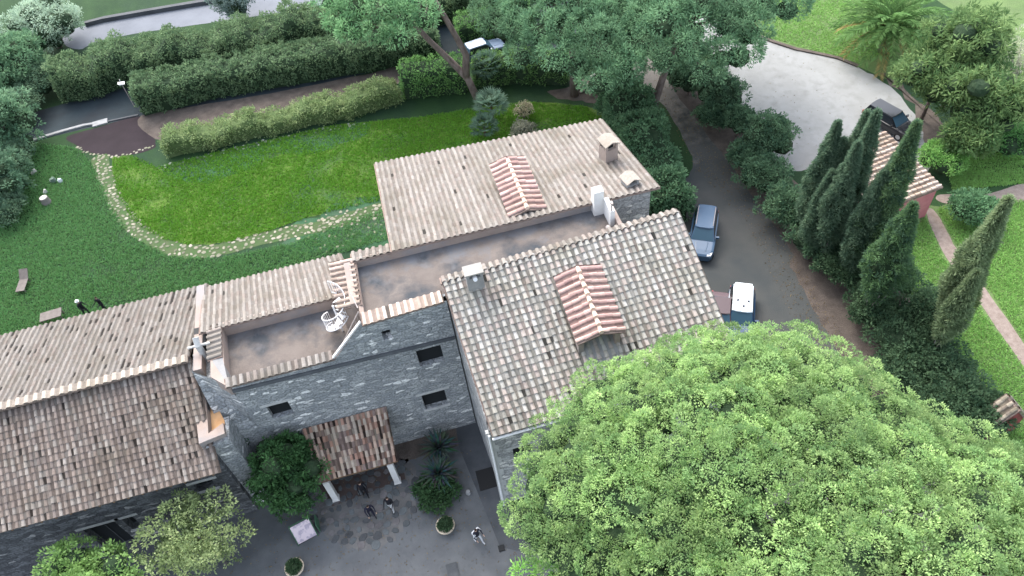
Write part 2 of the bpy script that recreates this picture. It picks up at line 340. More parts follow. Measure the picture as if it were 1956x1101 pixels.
region('planting_soil',[(745,835),(870,805),(882,848),(820,865),(752,888)],.008,'soil',.05)
region('porch_floor',[(600,915),(760,862),(775,915),(635,968)],.012,'terracotta',0,sm=False)
region('driveway',[(1205,95),(1240,110),(1300,190),(1360,270),(1410,335),(1470,420),(1530,505),(1590,600),(1690,730),(1800,860),(1900,1100),(1500,1250),(1380,760),(1330,560),(1290,380),(1320,330),(1318,290),(1270,205),(1210,140)],.004,'drive')
region('parking_lot_gravel',[(1395,150),(1330,60),(1350,20),(1430,60),(1500,85),(1600,112),(1680,150),(1735,205),(1785,285),(1760,340),(1640,420),(1560,330),(1500,320),(1420,240)],.004,'lot',.12)
region('soil_bank',[(1508,500),(1540,505),(1600,570),(1680,670),(1800,800),(1900,870),(1760,880),(1660,760),(1600,670),(1555,590)],.008,'soil',.06)
region('soil_under_cypresses',[(1290,150),(1420,210),(1500,330),(1600,400),(1700,520),(1780,620),(1900,760),(1880,860),(1790,850),(1630,680),(1510,520),(1390,340),(1300,215)],.0025,'soil',.06)
region('soil_under_trees',[(1060,170),(1190,160),(1215,260),(1240,330),(1200,250),(1150,200),(1070,190)],.012,'soil',.15)
region('brick_footpath',[(1770,410),(1786,404),(1830,480),(1895,570),(1975,690),(1960,705),(1875,585),(1808,492)],.012,'brickpath',.02)
region('side_footpath',[(1795,372),(1880,372),(1960,350),(1960,382),(1880,390),(1800,388)],.016,'brickpath',.02)
region('soil_bed_by_lot',[(1690,140),(1790,220),(1850,290),(1780,290),(1740,205)],.008,'soil',.2)
region('lane_asphalt',[(30,225),(240,165),(400,115),(640,60),(860,20),(1100,0),(1100,90),(960,105),(840,100),(700,140),(480,200),(268,222),(75,267),(0,300),(-60,320)],.006,'asphalt',0,sm=False)
region('maroon_paved_apron',[(128,262),(185,244),(268,222),(300,232),(310,243),(300,250),(295,262),(292,285),(225,299),(165,290),(145,278)],.01,'maroon',.03)
region('hedge_soil_strip',[(270,222),(480,186),(700,142),(760,128),(760,160),(560,210),(400,248),(310,270)],.011,'soil',.05)
region('top_road',[(120,75),(170,47),(410,8),(560,-14),(700,-40),(700,-10),(560,20),(430,40),(215,72),(150,95)],.006,'toproad',.05)
# kerbs
def kerb(name,pts,wd,h,m,label=None):
    mb=MB(); P=[np.array(p) for p in G(pts)]
    for a,b in zip(P[:-1],P[1:]):
        d=b-a; L=np.linalg.norm(d); c=(a+b)/2; mb.box((c[0],c[1],-.02),(L+.02,wd*random.uniform(.9,1.1),h+.02+random.uniform(0,.01)),math.atan2(d[1],d[0]))
    return tag(mb.build(name,M[m]),kind='structure')
kerb('white_kerb',[(62,270),(80,264),(120,252),(160,241),(185,237)],.3,.14,'kerb')
kerb('kerb_slab',[(178,240),(206,232)],.8,.13,'kerb')
kerb('grey_kerb',[(207,233),(240,226),(264,221)],.2,.1,'slabs')
kerb('lane_edge_kerb',[(165,50),(200,41),(280,27),(350,15),(410,5),(480,-6)],.5,.45,'slabs')
M['patiobed']=mat('patio_bed',(.1,.1,.098),(.15,.147,.142),.9,9,rough=.9,bump=.3,bscale=25,fine=.2)
region('patio_bed',[(590,935),(655,905),(770,880),(800,915),(790,985),(740,1040),(690,1050),(640,1035),(600,1000)],.008,'patiobed',.1)
# stone path
def stones(name,pts,wd,n,z,m,pal,rmin,rmax,sep,label=None):
    P=[np.array(p) for p in G(pts)]; mb=MB(); seg=[]; tot=0
    for a,b in zip(P[:-1],P[1:]): L=np.linalg.norm(b-a); seg.append((tot,L,a,b)); tot+=L
    acc=[]
    for _ in range(n*30):
        if len(acc)>=n: break
        s=random.uniform(0,tot); q=[x for x in seg if x[0]<=s][-1]; t=(s-q[0])/q[1]; d=(q[3]-q[2])/q[1]
        p=q[2]+(q[3]-q[2])*t+np.array([-d[1],d[0]])*random.uniform(-wd/2,wd/2)
        if all(np.hypot(*(p-k))>sep for k in acc): acc.append(p)
    for p in acc:
        stone(mb,p,random.uniform(rmin,rmax),z,random.choice(pal),.025)
    return tag(mb.build(name,M[m]),kind='structure')
def stone(mb,p,r,z,c,h=.05):
    k=random.randint(5,8); a0=random.random()*6; e=random.uniform(.6,1); rot=random.random()*3
    kk=random.uniform(.8,1.15); c=tuple(v*kk for v in c)
    lo=[];hi=[]
    for i in range(k):
        a=a0+2*math.pi*i/k; q=r*random.uniform(.8,1.1); x,y=q*math.cos(a),q*e*math.sin(a)
        x,y=x*math.cos(rot)-y*math.sin(rot),x*math.sin(rot)+y*math.cos(rot)
        lo.append((p[0]+x,p[1]+y,z-.02)); hi.append((p[0]+x*.88,p[1]+y*.88,z+h*random.uniform(.6,1)))
    mb.hull8(lo,hi,c)
PATH=[(190,300),(196,325),(206,352),(222,388),(238,412),(262,438),(300,463),(345,479),(400,480),(450,470),(520,452),(590,437),(660,420),(735,398)]
pal=[(.26,.25,.19),(.2,.205,.15),(.3,.29,.235),(.165,.18,.12)]
def band(name,pts,wd,z,m):
    P=[np.array(p) for p in G(pts)]; l=[];r=[]
    for i,p in enumerate(P):
        t=P[min(i+1,len(P)-1)]-P[max(0,i-1)]; t/=np.linalg.norm(t); q=np.array([-t[1],t[0]])*wd/2; l.append(p+q); r.append(p-q)
    return region(name,l+r[::-1],z,m,.06,world=True)
band('path_bed',PATH,1.35,.014,'pathbed')
stones('stone_path',PATH,1.35,235,.02,'pathstone',pal,.12,.24,.3)
stones('scattered_stones',[(560,450),(640,425),(700,408),(740,420),(660,450),(600,470)],2.6,60,.015,'pathstone',pal,.1,.24,.4)
stones('island_edge_stones',[(300,322),(400,298),(520,268),(620,248),(700,235)],.5,60,.015,'pathstone',[(.22,.25,.22),(.3,.32,.28)],.1,.2,.3)
stones('apron_edge_stones',[(145,280),(165,292),(200,299),(230,299),(262,290),(292,281)],.3,26,.015,'pathstone',pal,.12,.2,.3)
# round flagstone patio in front of the porch
mb=MB(); acc=[]
FL=G([(590,935),(655,905),(770,880),(800,915),(790,985),(740,1040),(690,1050),(640,1035),(600,1000)])
for p in scatter(FL,130,.42): stone(mb,p,random.uniform(.2,.34),.016,random.choice([(.1,.11,.115),(.13,.145,.15),(.085,.09,.095),(.16,.15,.15)]),.03)
tag(mb.build('flagstone_patio',M['flag']),kind='structure')
# ================================================================ ROOF TILES
def tiles(mb,E0,E1,R0,R1,pitch,row,pal,holes=0.,lift=.035,wcov=.62,pandark=.75,jv=.14,hk=.42):
    """coppi: E = eave left/right, R = ridge left/right; covers as half pipes, pans between"""
    E0,E1,R0,R1=[np.array(v,float) for v in (E0,E1,R0,R1)]
    W=(np.linalg.norm(E1-E0)+np.linalg.norm(R1-R0))/2; Ln=(np.linalg.norm(R0-E0)+np.linalg.norm(R1-E1))/2
    nc=max(1,round(W/pitch)); nr=max(1,round(Ln/row))
    Nn=np.cross(E1-E0,R0-E0); Nn/=np.linalg.norm(Nn); 
    if Nn[2]<0: Nn=-Nn
    def pt(u,v): return (E0*(1-u)+E1*u)*(1-v)+(R0*(1-u)+R1*u)*v
    pal=np.array(pal,float); A=5; Vs=[];Q=[];C=[]; base=0; p2=W/nc
    for i in range(nc):
        coljit=random.uniform(.93,1.07)
        for j in range(nr):
            u=(i+.5)/nc+random.uniform(-.06,.06)/nc; v0=j/nr+random.uniform(-.08,.08)/nr*(j>0); v1=min(1.,(j+1)/nr+.18/nr)
            pc=pal[random.randrange(len(pal))]*random.uniform(1-jv,1+jv)*coljit
            hw=wcov*.5*random.uniform(.92,1.06)
            tilt=random.uniform(-.01,.01)
            for (v,hh,ww,) in ((v0,lift+.012,1.),(v1,.012,.86)):
                for k in range(A):
                    a=math.pi*k/(A-1); x=-math.cos(a)*hw*ww; h=math.sin(a)*p2*wcov*hk*ww+hh+tilt*x*3
                    Vs.append(pt(u+x/nc,v)+Nn*h)
            for k in range(A-1): Q.append((base+k,base+k+1,base+A+k+1,base+A+k)); C.append(pc)
            # open front edge of the tile
            Vs.append(pt(u,v0)+Nn*.0); 
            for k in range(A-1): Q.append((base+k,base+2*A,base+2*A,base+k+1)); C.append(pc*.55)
            base+=2*A+1
            # pan
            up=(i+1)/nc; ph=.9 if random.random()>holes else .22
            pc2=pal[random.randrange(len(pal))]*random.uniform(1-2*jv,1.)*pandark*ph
            hw2=(1-wcov)*.5+.12
            for (v,hh) in ((v0,.02),(v1,.0)):
                for x,h in ((-hw2,.03),(0,0),(hw2,.03)): Vs.append(pt(min(max(up+x/nc,0),1),v)+Nn*(hh+h))
            Q.append((base,base+1,base+4,base+3)); Q.append((base+1,base+2,base+5,base+4)); C+= [pc2,pc2]
            base+=6
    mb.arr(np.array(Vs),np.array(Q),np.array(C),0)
    # bed under the tiles
    t=.1; d=-Nn*.012
    mb.hull8([E0+d-Nn*t,E1+d-Nn*t,R1+d-Nn*t,R0+d-Nn*t],[E0+d,E1+d,R1+d,R0+d],(1,1,1),1)
PB=[(0.261,0.237,0.212),(0.275,0.251,0.227),(0.247,0.221,0.198),(0.266,0.246,0.225),(0.252,0.218,0.195),(0.285,0.264,0.242)]
PW=[(0.398,0.385,0.345),(0.432,0.417,0.378),(0.365,0.355,0.328),(0.412,0.383,0.341),(0.444,0.431,0.4),(0.425,0.369,0.334),(0.345,0.334,0.305),(0.412,0.362,0.328)]
PL=[(0.217,0.18,0.157),(0.24,0.2,0.176),(0.262,0.225,0.198),(0.188,0.158,0.142),(0.228,0.186,0.161),(0.286,0.258,0.232)]
PP=[(.36,.22,.17),(.46,.34,.27),(.24,.18,.16),(.42,.36,.3),(.5,.41,.34),(.19,.14,.12)]
PR=[(.46,.31,.28),(.5,.35,.31),(.43,.285,.26),(.54,.39,.35)]
PU=[tuple(.8*v for v in c) for c in PB]      # duller upper left roof
T_=[M['tile'],M['tilebase']]
# ================================================================ FARMHOUSE
FH=thing('farmhouse','large stone farmhouse with pale tiled roofs, two roof terraces and a shaded courtyard front','house')
def part(mb,name,mats,parent=None,label=None,smooth=False):
    o=mb.build(name,[M[m] if isinstance(m,str) else m for m in (mats if isinstance(mats,(list,tuple)) else [mats])],parent or FH,smooth=smooth)
    if label:o['label']=label
    return o
def wall_holes(mb,p0,p1,z0,z1,holes,th,mi=0):
    """wall from p0 to p1 (xy); outer face on the right-hand side of p0->p1; holes (u0,u1,z0,z1) in metres along"""
    p0,p1=np.array(p0,float),np.array(p1,float); L=np.linalg.norm(p1-p0); d=(p1-p0)/L; nrm=np.array([d[1],-d[0]])
    us=sorted({0,L,*[h[0] for h in holes],*[h[1] for h in holes]}); zs=sorted({z0,z1,*[h[2] for h in holes],*[h[3] for h in holes]})
    def P(u,z,dep=0): q=p0+d*u-nrm*dep; return (q[0],q[1],z)
    for a,b in zip(us[:-1],us[1:]):
        for c,e in zip(zs[:-1],zs[1:]):
            um,zm=(a+b)/2,(c+e)/2
            if any(h[0]<um<h[1] and h[2]<zm<h[3] for h in holes): continue
            mb.quad(P(a,c),P(b,c),P(b,e),P(a,e),mi=mi)
    for h in holes:
        a,b,c,e=h[:4]
        mb.quad(P(a,c),P(a,e),P(a,e,th),P(a,c,th),mi=mi); mb.quad(P(b,e),P(b,c),P(b,c,th),P(b,e,th),mi=mi)
        mb.quad(P(a,c),P(b,c),P(b,c,th),P(a,c,th),mi=mi); mb.quad(P(a,e),P(b,e),P(b,e,th),P(a,e,th),mi=mi)
    mb.quad(P(0,z1),P(L,z1),P(L,z1,th),P(0,z1,th),mi=mi)
    return P
def window(P,h,th,sill=True,lintel=True,bars=True):
    a,b,c,e=h
    def bx(u0,u1,z0,z1,d0,d1):
        m=MB(); m.hull8([P(u0,z0,d1),P(u1,z0,d1),P(u1,z0,d0),P(u0,z0,d0)],[P(u0,z1,d1),P(u1,z1,d1),P(u1,z1,d0),P(u0,z1,d0)]); return m
    m=MB(); m.quad(P(a,c,th-.05),P(b,c,th-.05),P(b,e,th-.05),P(a,e,th-.05)); w_=part(m,'window','dark')
    if bars:
        m=MB(); t=.06
        for q in ((a+.002,a+t,c,e),(b-t,b-.002,c,e),(a+t,b-t,c+.002,c+t),(a+t,b-t,e-t,e-.002),((a+b)/2-.02,(a+b)/2+.02,c+t,e-t)):
            x=bx(*q,th-.1,th-.06); m.V+=x.V; m.Fq+=[f+m.n for f in x.Fq]; m.C+=x.C; m.MI+=x.MI; m.n+=x.n
        part(m,'frame','slabs',w_)
    if sill: part(bx(a-.12,b+.12,c-.12,c-.003,-.1,.2),'sill','lintel',w_)
    if lintel: part(bx(a-.3,b+.3,e+.003,e+.2,-.03,.1),'lintel','lintel',w_)
# --- low building on the left
X0=-46.
mb=MB()
P=wall_holes(mb,(X0,23.2),(-13.0,23.2),0,6.4,[(24.4,26.1,0.02,3.2),(26.5,27.1,1.8,3.2),(16,17.4,1.2,2.5),(31,32,3.8,4.7)],.45)
low_h=[(24.4,26.1,0.02,3.2),(26.5,27.1,1.8,3.2),(16,17.4,1.2,2.5),(31,32,3.8,4.7)]
mb.quad((X0,23.65,0),(-13,23.65,0),(-13,23.65,6.5),(X0,23.65,6.5))
for x,s in ((X0,1),(-13.,-1)):
    V=[(x,23.2,0),(x,23.2,6.4),(x,28,9.15),(x,33.6,7.9),(x,33.6,0)]; mb.add(V,[(0,1,2,3,4) if s>0 else (4,3,2,1,0)])
mb.quad((X0,33.6,0),(-13,33.6,0),(-13,33.6,7.9),(X0,33.6,7.9))
part(mb,'wall','stoneshade',label='stone wall of the low left wing under its long eave, deep shade painted into its colour')
for h in low_h: window(P,h,.45,sill=h[2]>.5)
mb=MB(); tiles(mb,(X0,22.25,6.62),(-12.78,22.25,6.62),(X0,27.95,9.42),(-13.25,27.95,9.42),.31,.35,PL,.08,lift=.04)
# thin timber fascia and gutter line
mb.box(((X0-12.8)/2,22.42,6.42),(32.,.1,.1),mi=2)
for k in range(46): mb.box((X0+.4+k*.72,22.7,6.5),(.09,.9,.1),mi=2)
part(mb,'roof',[M['tile'],M['tilebase'],M['wood']],label='lower tiled roof of mixed brown and pink tiles')
mb=MB(); tiles(mb,(X0,34.3,8.1),(-12.75,34.3,8.1),(X0,27.85,9.6),(-13.25,27.85,9.6),.33,.4,PU,.16,lift=.025,pandark=.82,jv=.07,hk=.36)
ub=part(mb,'roof',T_,label='pale pink upper tiled roof dotted with dark gaps')
mb=MB(); tiles(mb,(X0,27.5,9.6),(-13.3,27.5,9.6),(X0,27.95,9.66),(-13.3,27.95,9.66),.45,.46,[(.47,.41,.35)],0,lift=.02); part(mb,'ridge',T_,ub)
# light well with coping at the end of the lower roof
mb=MB()
def zbox(mb,poly,z0,z1,mi=0): mb.prism(poly,z0,z1,(1,1,1),mi)
LW=G([(362,688),(388,688),(398,828),(426,808),(429,828),(380,848)],7.9)
zbox(mb,[LW[0],LW[1],LW[2],LW[5]],6.4,7.9); zbox(mb,[LW[5],LW[2],LW[3],LW[4]],7.6,7.898)
LF=G([(388,690),(392,735),(426,800),(426,812),(398,828)],7.55); zbox(mb,LF,7.3,7.35,1)
LS=[LW[5],(LW[4][0]+.02,LW[4][1]),(LW[4][0]+.05,25.05),(LW[0][0]+.3,25.05)]; zbox(mb,LS,0,7.3,2)
part(mb,'light_well',['plaster','orange','stone'],label='tan rimmed light well with an ochre floor beside the lower roof')
# --- tower with the lower terrace
FR=(0.62,25.); 
mb=MB()
h_low=[(.95,2.1,6.1,7.35),(8.95,10.3,2.95,4.5),(9.4,10.75,7.25,8.7)]
P=wall_holes(mb,(-11.,25.),(.62,25.),0,9.6,h_low,.34)
P2=wall_holes(mb,(-3.72,25.),(.62,25.),9.6,12.1,[(.75,1.2,10.3,11.05)],.5)
mb.add([(-11,25,9.6),(-5.62,25,9.6),(-5.62,25,9.85),(-11,25,9.85)],[(0,1,2,3)])
mb.add([(-5.62,25,9.6),(-3.72,25,9.6),(-3.72,25,12.1),(-5.62,25,9.85)],[(0,1,2,3)])
# chamfered corner and body
mb.add([(-13,26.6,9.85),(-11,25,9.85),(-11,25,5.6),(-12.75,25,6.4)],[(0,3,2),(0,2,1)])
mb.prism([(-12.75,25.0),(-11.0,25.0),(-11.0,25.45),(-12.75,26.2)],0,[6.38,5.58,5.58,6.38])
mb.quad((-13,33.4,0),(-13,26.6,0),(-13,26.6,9.85),(-13,33.4,8.9))
mb.prism([(-12.95,26.7),(-10.95,25.5),(.6,25.5),(.6,29),(-3.6,29.2),(-3.6,32.6),(-12.95,32.6)],0,9.05)
mb.prism([(-3.7,25.55),(10.3,25.6),(10.3,29.15),(-3.7,29.15)],9.06,11.66)
part(mb,'wall','stone',label='tall dark stone front wall rising to the terraces')
for k,h in enumerate(h_low): window(P,h,.34,sill=(k==1),lintel=(k<2),bars=False)
window(P2,(.75,1.2,10.3,11.05),.5,sill=False,lintel=False,bars=False)
mb=MB(); mb.hull8([(-11.05,24.86,9.42),(.6,24.86,9.0),(.6,25.0,9.0),(-11.05,25.0,9.42)],[(-11.05,24.9,9.58),(.6,24.9,9.16),(.6,25.0,9.16),(-11.05,25.0,9.58)])
part(mb,'string_course','slabs')
# pale streaks of mortar band above the course: thin rendered edge along the diagonal
mb=MB(); mb.hull8([(-5.75,24.96,9.85),(-3.75,24.96,12.13),(-3.75,25.1,12.13),(-5.75,25.1,9.85)],[(-5.78,24.96,9.95),(-3.78,24.96,12.23),(-3.78,25.1,12.23),(-5.78,25.1,9.95)])
part(mb,'coping','white')
# lower terrace floor and parapets
mb=MB(); mb.prism([(-11.3,25.45),(-3.9,25.45),(-3.9,29.2),(-11.5,29.3)],9.06,9.12); part(mb,'terrace_floor','terrace',label='floor of the lower roof terrace, stained grey along its back')
mb=MB()
mb.prism([(-11.25,25.02),(-5.62,25.02),(-5.62,25.4),(-11.25,25.4)],9.1,9.84)         # front
mb.prism([(-12.0,25.85),(-11.2,25.02),(-11.25,25.42),(-11.38,29.3),(-12.0,29.3)],9.1,9.95)      # left
mb.prism([(-12.0,29.02),(-4.1,29.02),(-4.1,29.3),(-12,29.3)],9.1,9.95)            # back
mb.prism([(-4.1,26.3),(-3.75,26.3),(-3.75,29.2),(-4.1,29.2)],9.1,12.2)              # step wall right
part(mb,'parapet','plaster',label='tan rendered parapet round the lower terrace')
K=G([(403,660),(407,693),(437,737),(423,674)],9.96); mb=MB(); mb.prism(K,8.9,9.96)
part(mb,'chamfer_cap','plastergrey')
mb=MB(); tiles(mb,(-11.3,24.93,9.88),(-5.65,24.93,9.88),(-11.3,25.45,10.02),(-5.65,25.45,10.02),.36,.6,PB,0,lift=.02,wcov=.7)
part(mb,'coping','tile' if 0 else T_)
mb=MB(); tiles(mb,(-12.15,26.9,9.95),(-12.15,29.0,9.95),(-11.35,26.9,10.05),(-11.35,29.0,10.05),.36,.8,PB,0,lift=.03,wcov=.6); part(mb,'coping',T_)
mb=MB(); tiles(mb,(-12.75,33.1,9.05),(-4.55,33.1,9.05),(-12.6,28.9,10.0),(-3.9,28.95,10.0),.33,.42,PB,.02,lift=.025,pandark=.82,jv=.07,hk=.36)
part(mb,'roof',T_,label='strip of pale tiles behind the lower terrace')
mb=MB(); mb.prism([(-13.0,26.7),(-12.55,26.7),(-12.55,33.2),(-13.0,33.2)],8.2,[9.75,9.75,9.25,9.25]); part(mb,'parapet','plaster')
# stepped tiles between the two terraces
mb=MB(); tiles(mb,g3(646,594,11.3),g3(630,502,11.3),g3(690,582,12.28),g3(677,492,12.28),.4,.45,[(.4,.32,.275),(.46,.37,.32),(.36,.29,.25)],0,lift=.05,wcov=.6)
part(mb,'roof',T_,label='short reddish tiles stepping down between the terraces')
q_=[g(648,590,11.2),g(690,580,12.1),g(679,494,12.1),g(634,506,11.2)]; mb=MB(); mb.prism(q_,9.12,[11.2,12.1,12.1,11.2]); part(mb,'wall','plaster')
# --- upper terrace
mb=MB(); mb.prism([(-3.75,25.4),(.6,25.4),(.65,26.0),(10.5,26.7),(10.5,29.05),(-3.7,29.15)],11.67,11.73); part(mb,'terrace_floor','terrace',label='long floor of the upper roof terrace')
mb=MB()
mb.prism([(-3.72,25.02),(.62,25.02),(.62,25.35),(-3.72,25.35)],11.7,12.1)
mb.prism([(-3.72,29.08),(10.4,28.96),(10.4,29.2),(-3.72,29.3)],11.7,12.28)
mb.prism([(-3.72,25.35),(-3.5,25.35),(-3.5,29.1),(-3.72,29.1)],11.7,12.15)
mb.prism([(10.4,26.9),(10.62,26.9),(10.62,29.2),(10.4,29.2)],11.6,12.3)
part(mb,'parapet','plaster',label='tan rendered parapet round the upper terrace')
mb=MB(); tiles(mb,(-3.72,24.8,12.1),(.5,24.95,12.12),(-3.72,25.5,12.26),(.5,25.6,12.28),.36,.8,[(.62,.5,.42),(.7,.6,.52),(.5,.4,.34)],.2,lift=.02,wcov=.6)
part(mb,'coping',T_)
mb=MB(); tiles(mb,(.55,25.95,12.38),(13.6,26.4,12.6),(.55,26.45,12.3),(13.6,26.9,12.45),.36,.6,PB,0,lift=.02,wcov=.7)
part(mb,'ridge',T_)
# --- back roof
mb=MB(); mb.prism([(-1.1,29.3),(13.0,28.98),(13.0,37.4),(-1.1,38.6)],0,[12.1,12.2,10.3,9.9]); part(mb,'wall','stonegrey',label='grey stone end of the back building under the pale roof')
mb=MB(); tiles(mb,(-1.5,39.15,10.1),(13.3,37.8,10.4),(-1.55,29.0,12.38),(13.45,28.72,12.44),.33,.42,PB,.015,lift=.025,pandark=.82,jv=.07,hk=.36)
tiles(mb,(-3.7,30.0,12.0),(-1.5,29.9,12.0),(-3.7,29.0,12.34),(-1.5,29.,12.36),.4,.45,PB,0,lift=.03)
BR=part(mb,'roof',T_,label='large pale back roof of long tile rows')
def gable(name,c,half,yb,yf,zb,zf,rise,parent,openfront,lab):
    """small tiled gable over a roof light: ridge runs front-back (y)"""
    mb=MB(); cx=c
    for s in (-1,1):
        e0=(cx+s*half,yf,zf); e1=(cx+s*half,yb,zb); r0=(cx,yf,zf+rise); r1=(cx,yb,zb+rise)
        tiles(mb,e0,e1,r0,r1,.42,.5,PR,0,lift=.03,wcov=.6,pandark=.55)
    for k in range(int(abs(yb-yf)/.42)):
        y=min(yf,yb)+.2+k*.42; t=(y-yf)/(yb-yf); z=zf+(zb-zf)*t+rise+.03
        mb.tube([(cx,y-.18,z+.05),(cx,y+.24,z+.01)],[.13,.1],8,(.7,.52,.42),0)
    o=part(mb,name,T_,parent,lab); 
    return o
d1=gable('dormer',2.9+3.2,1.05,33.9,29.35,12.35,12.3,.32,BR,False,'red and white tiled gable raised on the back roof')
mb=MB(); mb.prism([(5.2,29.5),(7.0,29.5),(7.0,33.7),(5.2,33.7)],11.2,12.3); part(mb,'wall','plaster',d1)
# --- wing
mb=MB()
Pw=wall_holes(mb,(1.0,19.35),(13.7,19.35),0,8.45,[(1.0,2.1,4.6,6.0),(6,7.2,4.6,6),(6,7.2,1,2.4)],.45)
mb.hull8([(1,19.8,0),(13.7,19.8,0),(13.7,26.4,0),(.62,26.2,0)],[(1,19.8,8.75),(13.7,19.8,8.75),(13.7,26.4,12.2),(.62,26.2,12.05)])
mb.quad((.98,19.35,0),(.98,19.85,0),(.98,19.85,8.7),(.98,19.35,8.45)); mb.quad((13.7,19.35,0),(13.7,19.85,0),(13.7,19.85,8.7),(13.7,19.35,8.45))
part(mb,'wall','stonegrey',label='grey stone wall of the right wing below its eave')
for h in [(1.0,2.1,4.6,6.0),(6,7.2,4.6,6),(6,7.2,1,2.4)]: window(Pw,h,.45)
mb=MB(); tiles(mb,(1.08,18.85,8.6),(14.1,18.95,8.7),(.6,26.15,12.42),(13.62,26.55,12.6),.36,.36,PW,.03,lift=.06,wcov=.64,pandark=.76)
for k in range(22): mb.box((1.4+k*.59,19.1,8.43),(.09,.5,.1),mi=2)
WR=part(mb,'roof',[M['tile'],M['tilebase'],M['wood']],label='big roof of the right wing in weathered grey and buff tiles')
d2=gable('dormer',7.45,1.25,25.0,21.1,11.85,11.0,.38,WR,True,'pink tiled gable over the roof light of the right wing')
for x,u,v in ((6.45,6.31,6.5),(8.35,8.4,8.58)):
    mb=MB(); mb.box((x,21.45,9.6),(.28,.3,1.42)); part(mb,'post','plaster',d2)
    mb=MB(); mb.prism([(u,21.6),(v,21.6),(v,25.),(u,25.)],9.8,[11.05,11.05,11.75,11.75]); part(mb,'side_wall','plaster',d2)
mb=MB(); mb.quad((6.5,22.6,9.9),(8.4,22.6,9.9),(8.4,22.6,11.3),(6.5,22.6,11.3)); part(mb,'roof_light','glass',d2)
mb=MB(); mb.prism([(6.52,20.7),(8.38,20.7),(8.38,22.6),(6.52,22.6)],9.3,[9.66,9.66,10.66,10.66]); part(mb,'cheek','plastergrey',d2)
# drainpipe on the wing corner
mb=MB(); mb.tube([(.95,19.0,8.5),(.95,19.2,8.2),(.93,19.22,.1)],.06,8); mb.tube([(1.06,18.8,8.45),(14.0,18.85,8.5)],.07,6)
part(mb,'drainpipe','whiteiron')
mb=MB(); 
for k in range(12): mb.box((1.0+(k%2)*.08,19.42,.3+k*.66),(.5 if k%2 else .34,.22,.659))
part(mb,'quoins','lintel')
# --- chimneys
def chimney(c,w,d,h,parent,roofed=True,rz=0,label=None,mm='plaster'):
    mb=MB(); mb.box((c[0],c[1],c[2]-1.0),(w,d,h*.7+1.0),rz)
    cs,sn=math.cos(rz),math.sin(rz)
    for sx in(-1,1):
        for sy in (-1,1):
            a,b=sx*(w/2-.08),sy*(d/2-.08); mb.box((c[0]+a*cs-b*sn,c[1]+a*sn+b*cs,c[2]+h*.7),(.14,.14,h*.22),rz)
    mb.box((c[0],c[1],c[2]+h*.7+.001),(w*.5,d*.5,h*.12),rz,mi=1)
    o=part(mb,'chimney',[mm,'dark'],parent,label)
    mb=MB()
    if roofed:
        z=c[2]+h*.92
        for s in (-1,1):
            q=[(-w*.6*s,-d*.62,z),(0,-d*.62,z+.22),(0,d*.62,z+.22),(-w*.6*s,d*.62,z)]
            q=[(c[0]+a*cs-b*sn,c[1]+a*sn+b*cs,zz) for a,b,zz in q]
            mb.hull8(q,[(x,y,zz+.06) for x,y,zz in q],(.36,.32,.28))
    else: mb.box((c[0],c[1],c[2]+h*.92),(w*1.15,d*1.15,.09),rz,col=(.34,.33,.31))
    part(mb,'chimney_cap','tile',o)
    return o
ch=chimney((2.25,25.55,12.15),.85,.6,1.15,WR,False,label='square rendered chimney at the top of the wing roof',mm='plastergrey')
mb=MB(); mb.tube([(2.25,25.4,12.9),(2.25,25.1,13.0)],.11,10); part(mb,'flue','whiteiron',ch)
c1=g(1162,292,12.); chimney((c1[0],c1[1],11.45),.8,.8,1.5,BR,True,.2,label='taller gabled chimney on the back roof')
c1=g(1203,352,12.2); chimney((c1[0],c1[1],11.9),.75,.7,.75,BR,True,.2,label='low gabled vent on the back roof',mm='plastergrey')
# white panel, mast, door at the east end of the upper terrace
mb=MB(); mb.box((9.85,28.75,11.72),(.55,.5,1.7)); mb.box((10.25,28.0,11.72),(.25,1.1,1.15)); part(mb,'service_cupboard','white',label='white cupboard at the right end of the upper terrace')
mb=MB(); mb.tube([(10.2,27.5,11.7),(10.2,27.5,13.4)],.04,8); mb.box((10.2,27.5,13.3),(.1,.22,.2)); part(mb,'mast','iron')
mb=MB(); mb.tube([(9.9,27.3,12.0),(10.0,26.95,11.95)],.13,8); part(mb,'drain_spout','iron')
# --- flue and open hatch left of the lower terrace
mb=MB(); a=g(382,640,9.6); mb.prism([(a[0]-.35,a[1]-.8),(a[0]+.3,a[1]-.8),(a[0]+.3,a[1]+.6),(a[0]-.35,a[1]+.6)],8.8,9.55)
part(mb,'hatch','dark',ub,label='dark open hatch by the corner of the lower terrace')
mb=MB(); mb.tube([(a[0]+.15,a[1]-1.3,8.8),(a[0]+.15,a[1]-1.3,10.3),(a[0]+.15,a[1]-1.0,10.6)],[.17,.17,.17],12)
for z in (9.4,10.1): mb.box((a[0]+.15,a[1]-1.2,z),(1.15,.1,.1))
mb.box((a[0]+.6,a[1]-.9,9.6),(.4,.3,.12)); part(mb,'flue','lintel',label='white flue with two cross brackets')
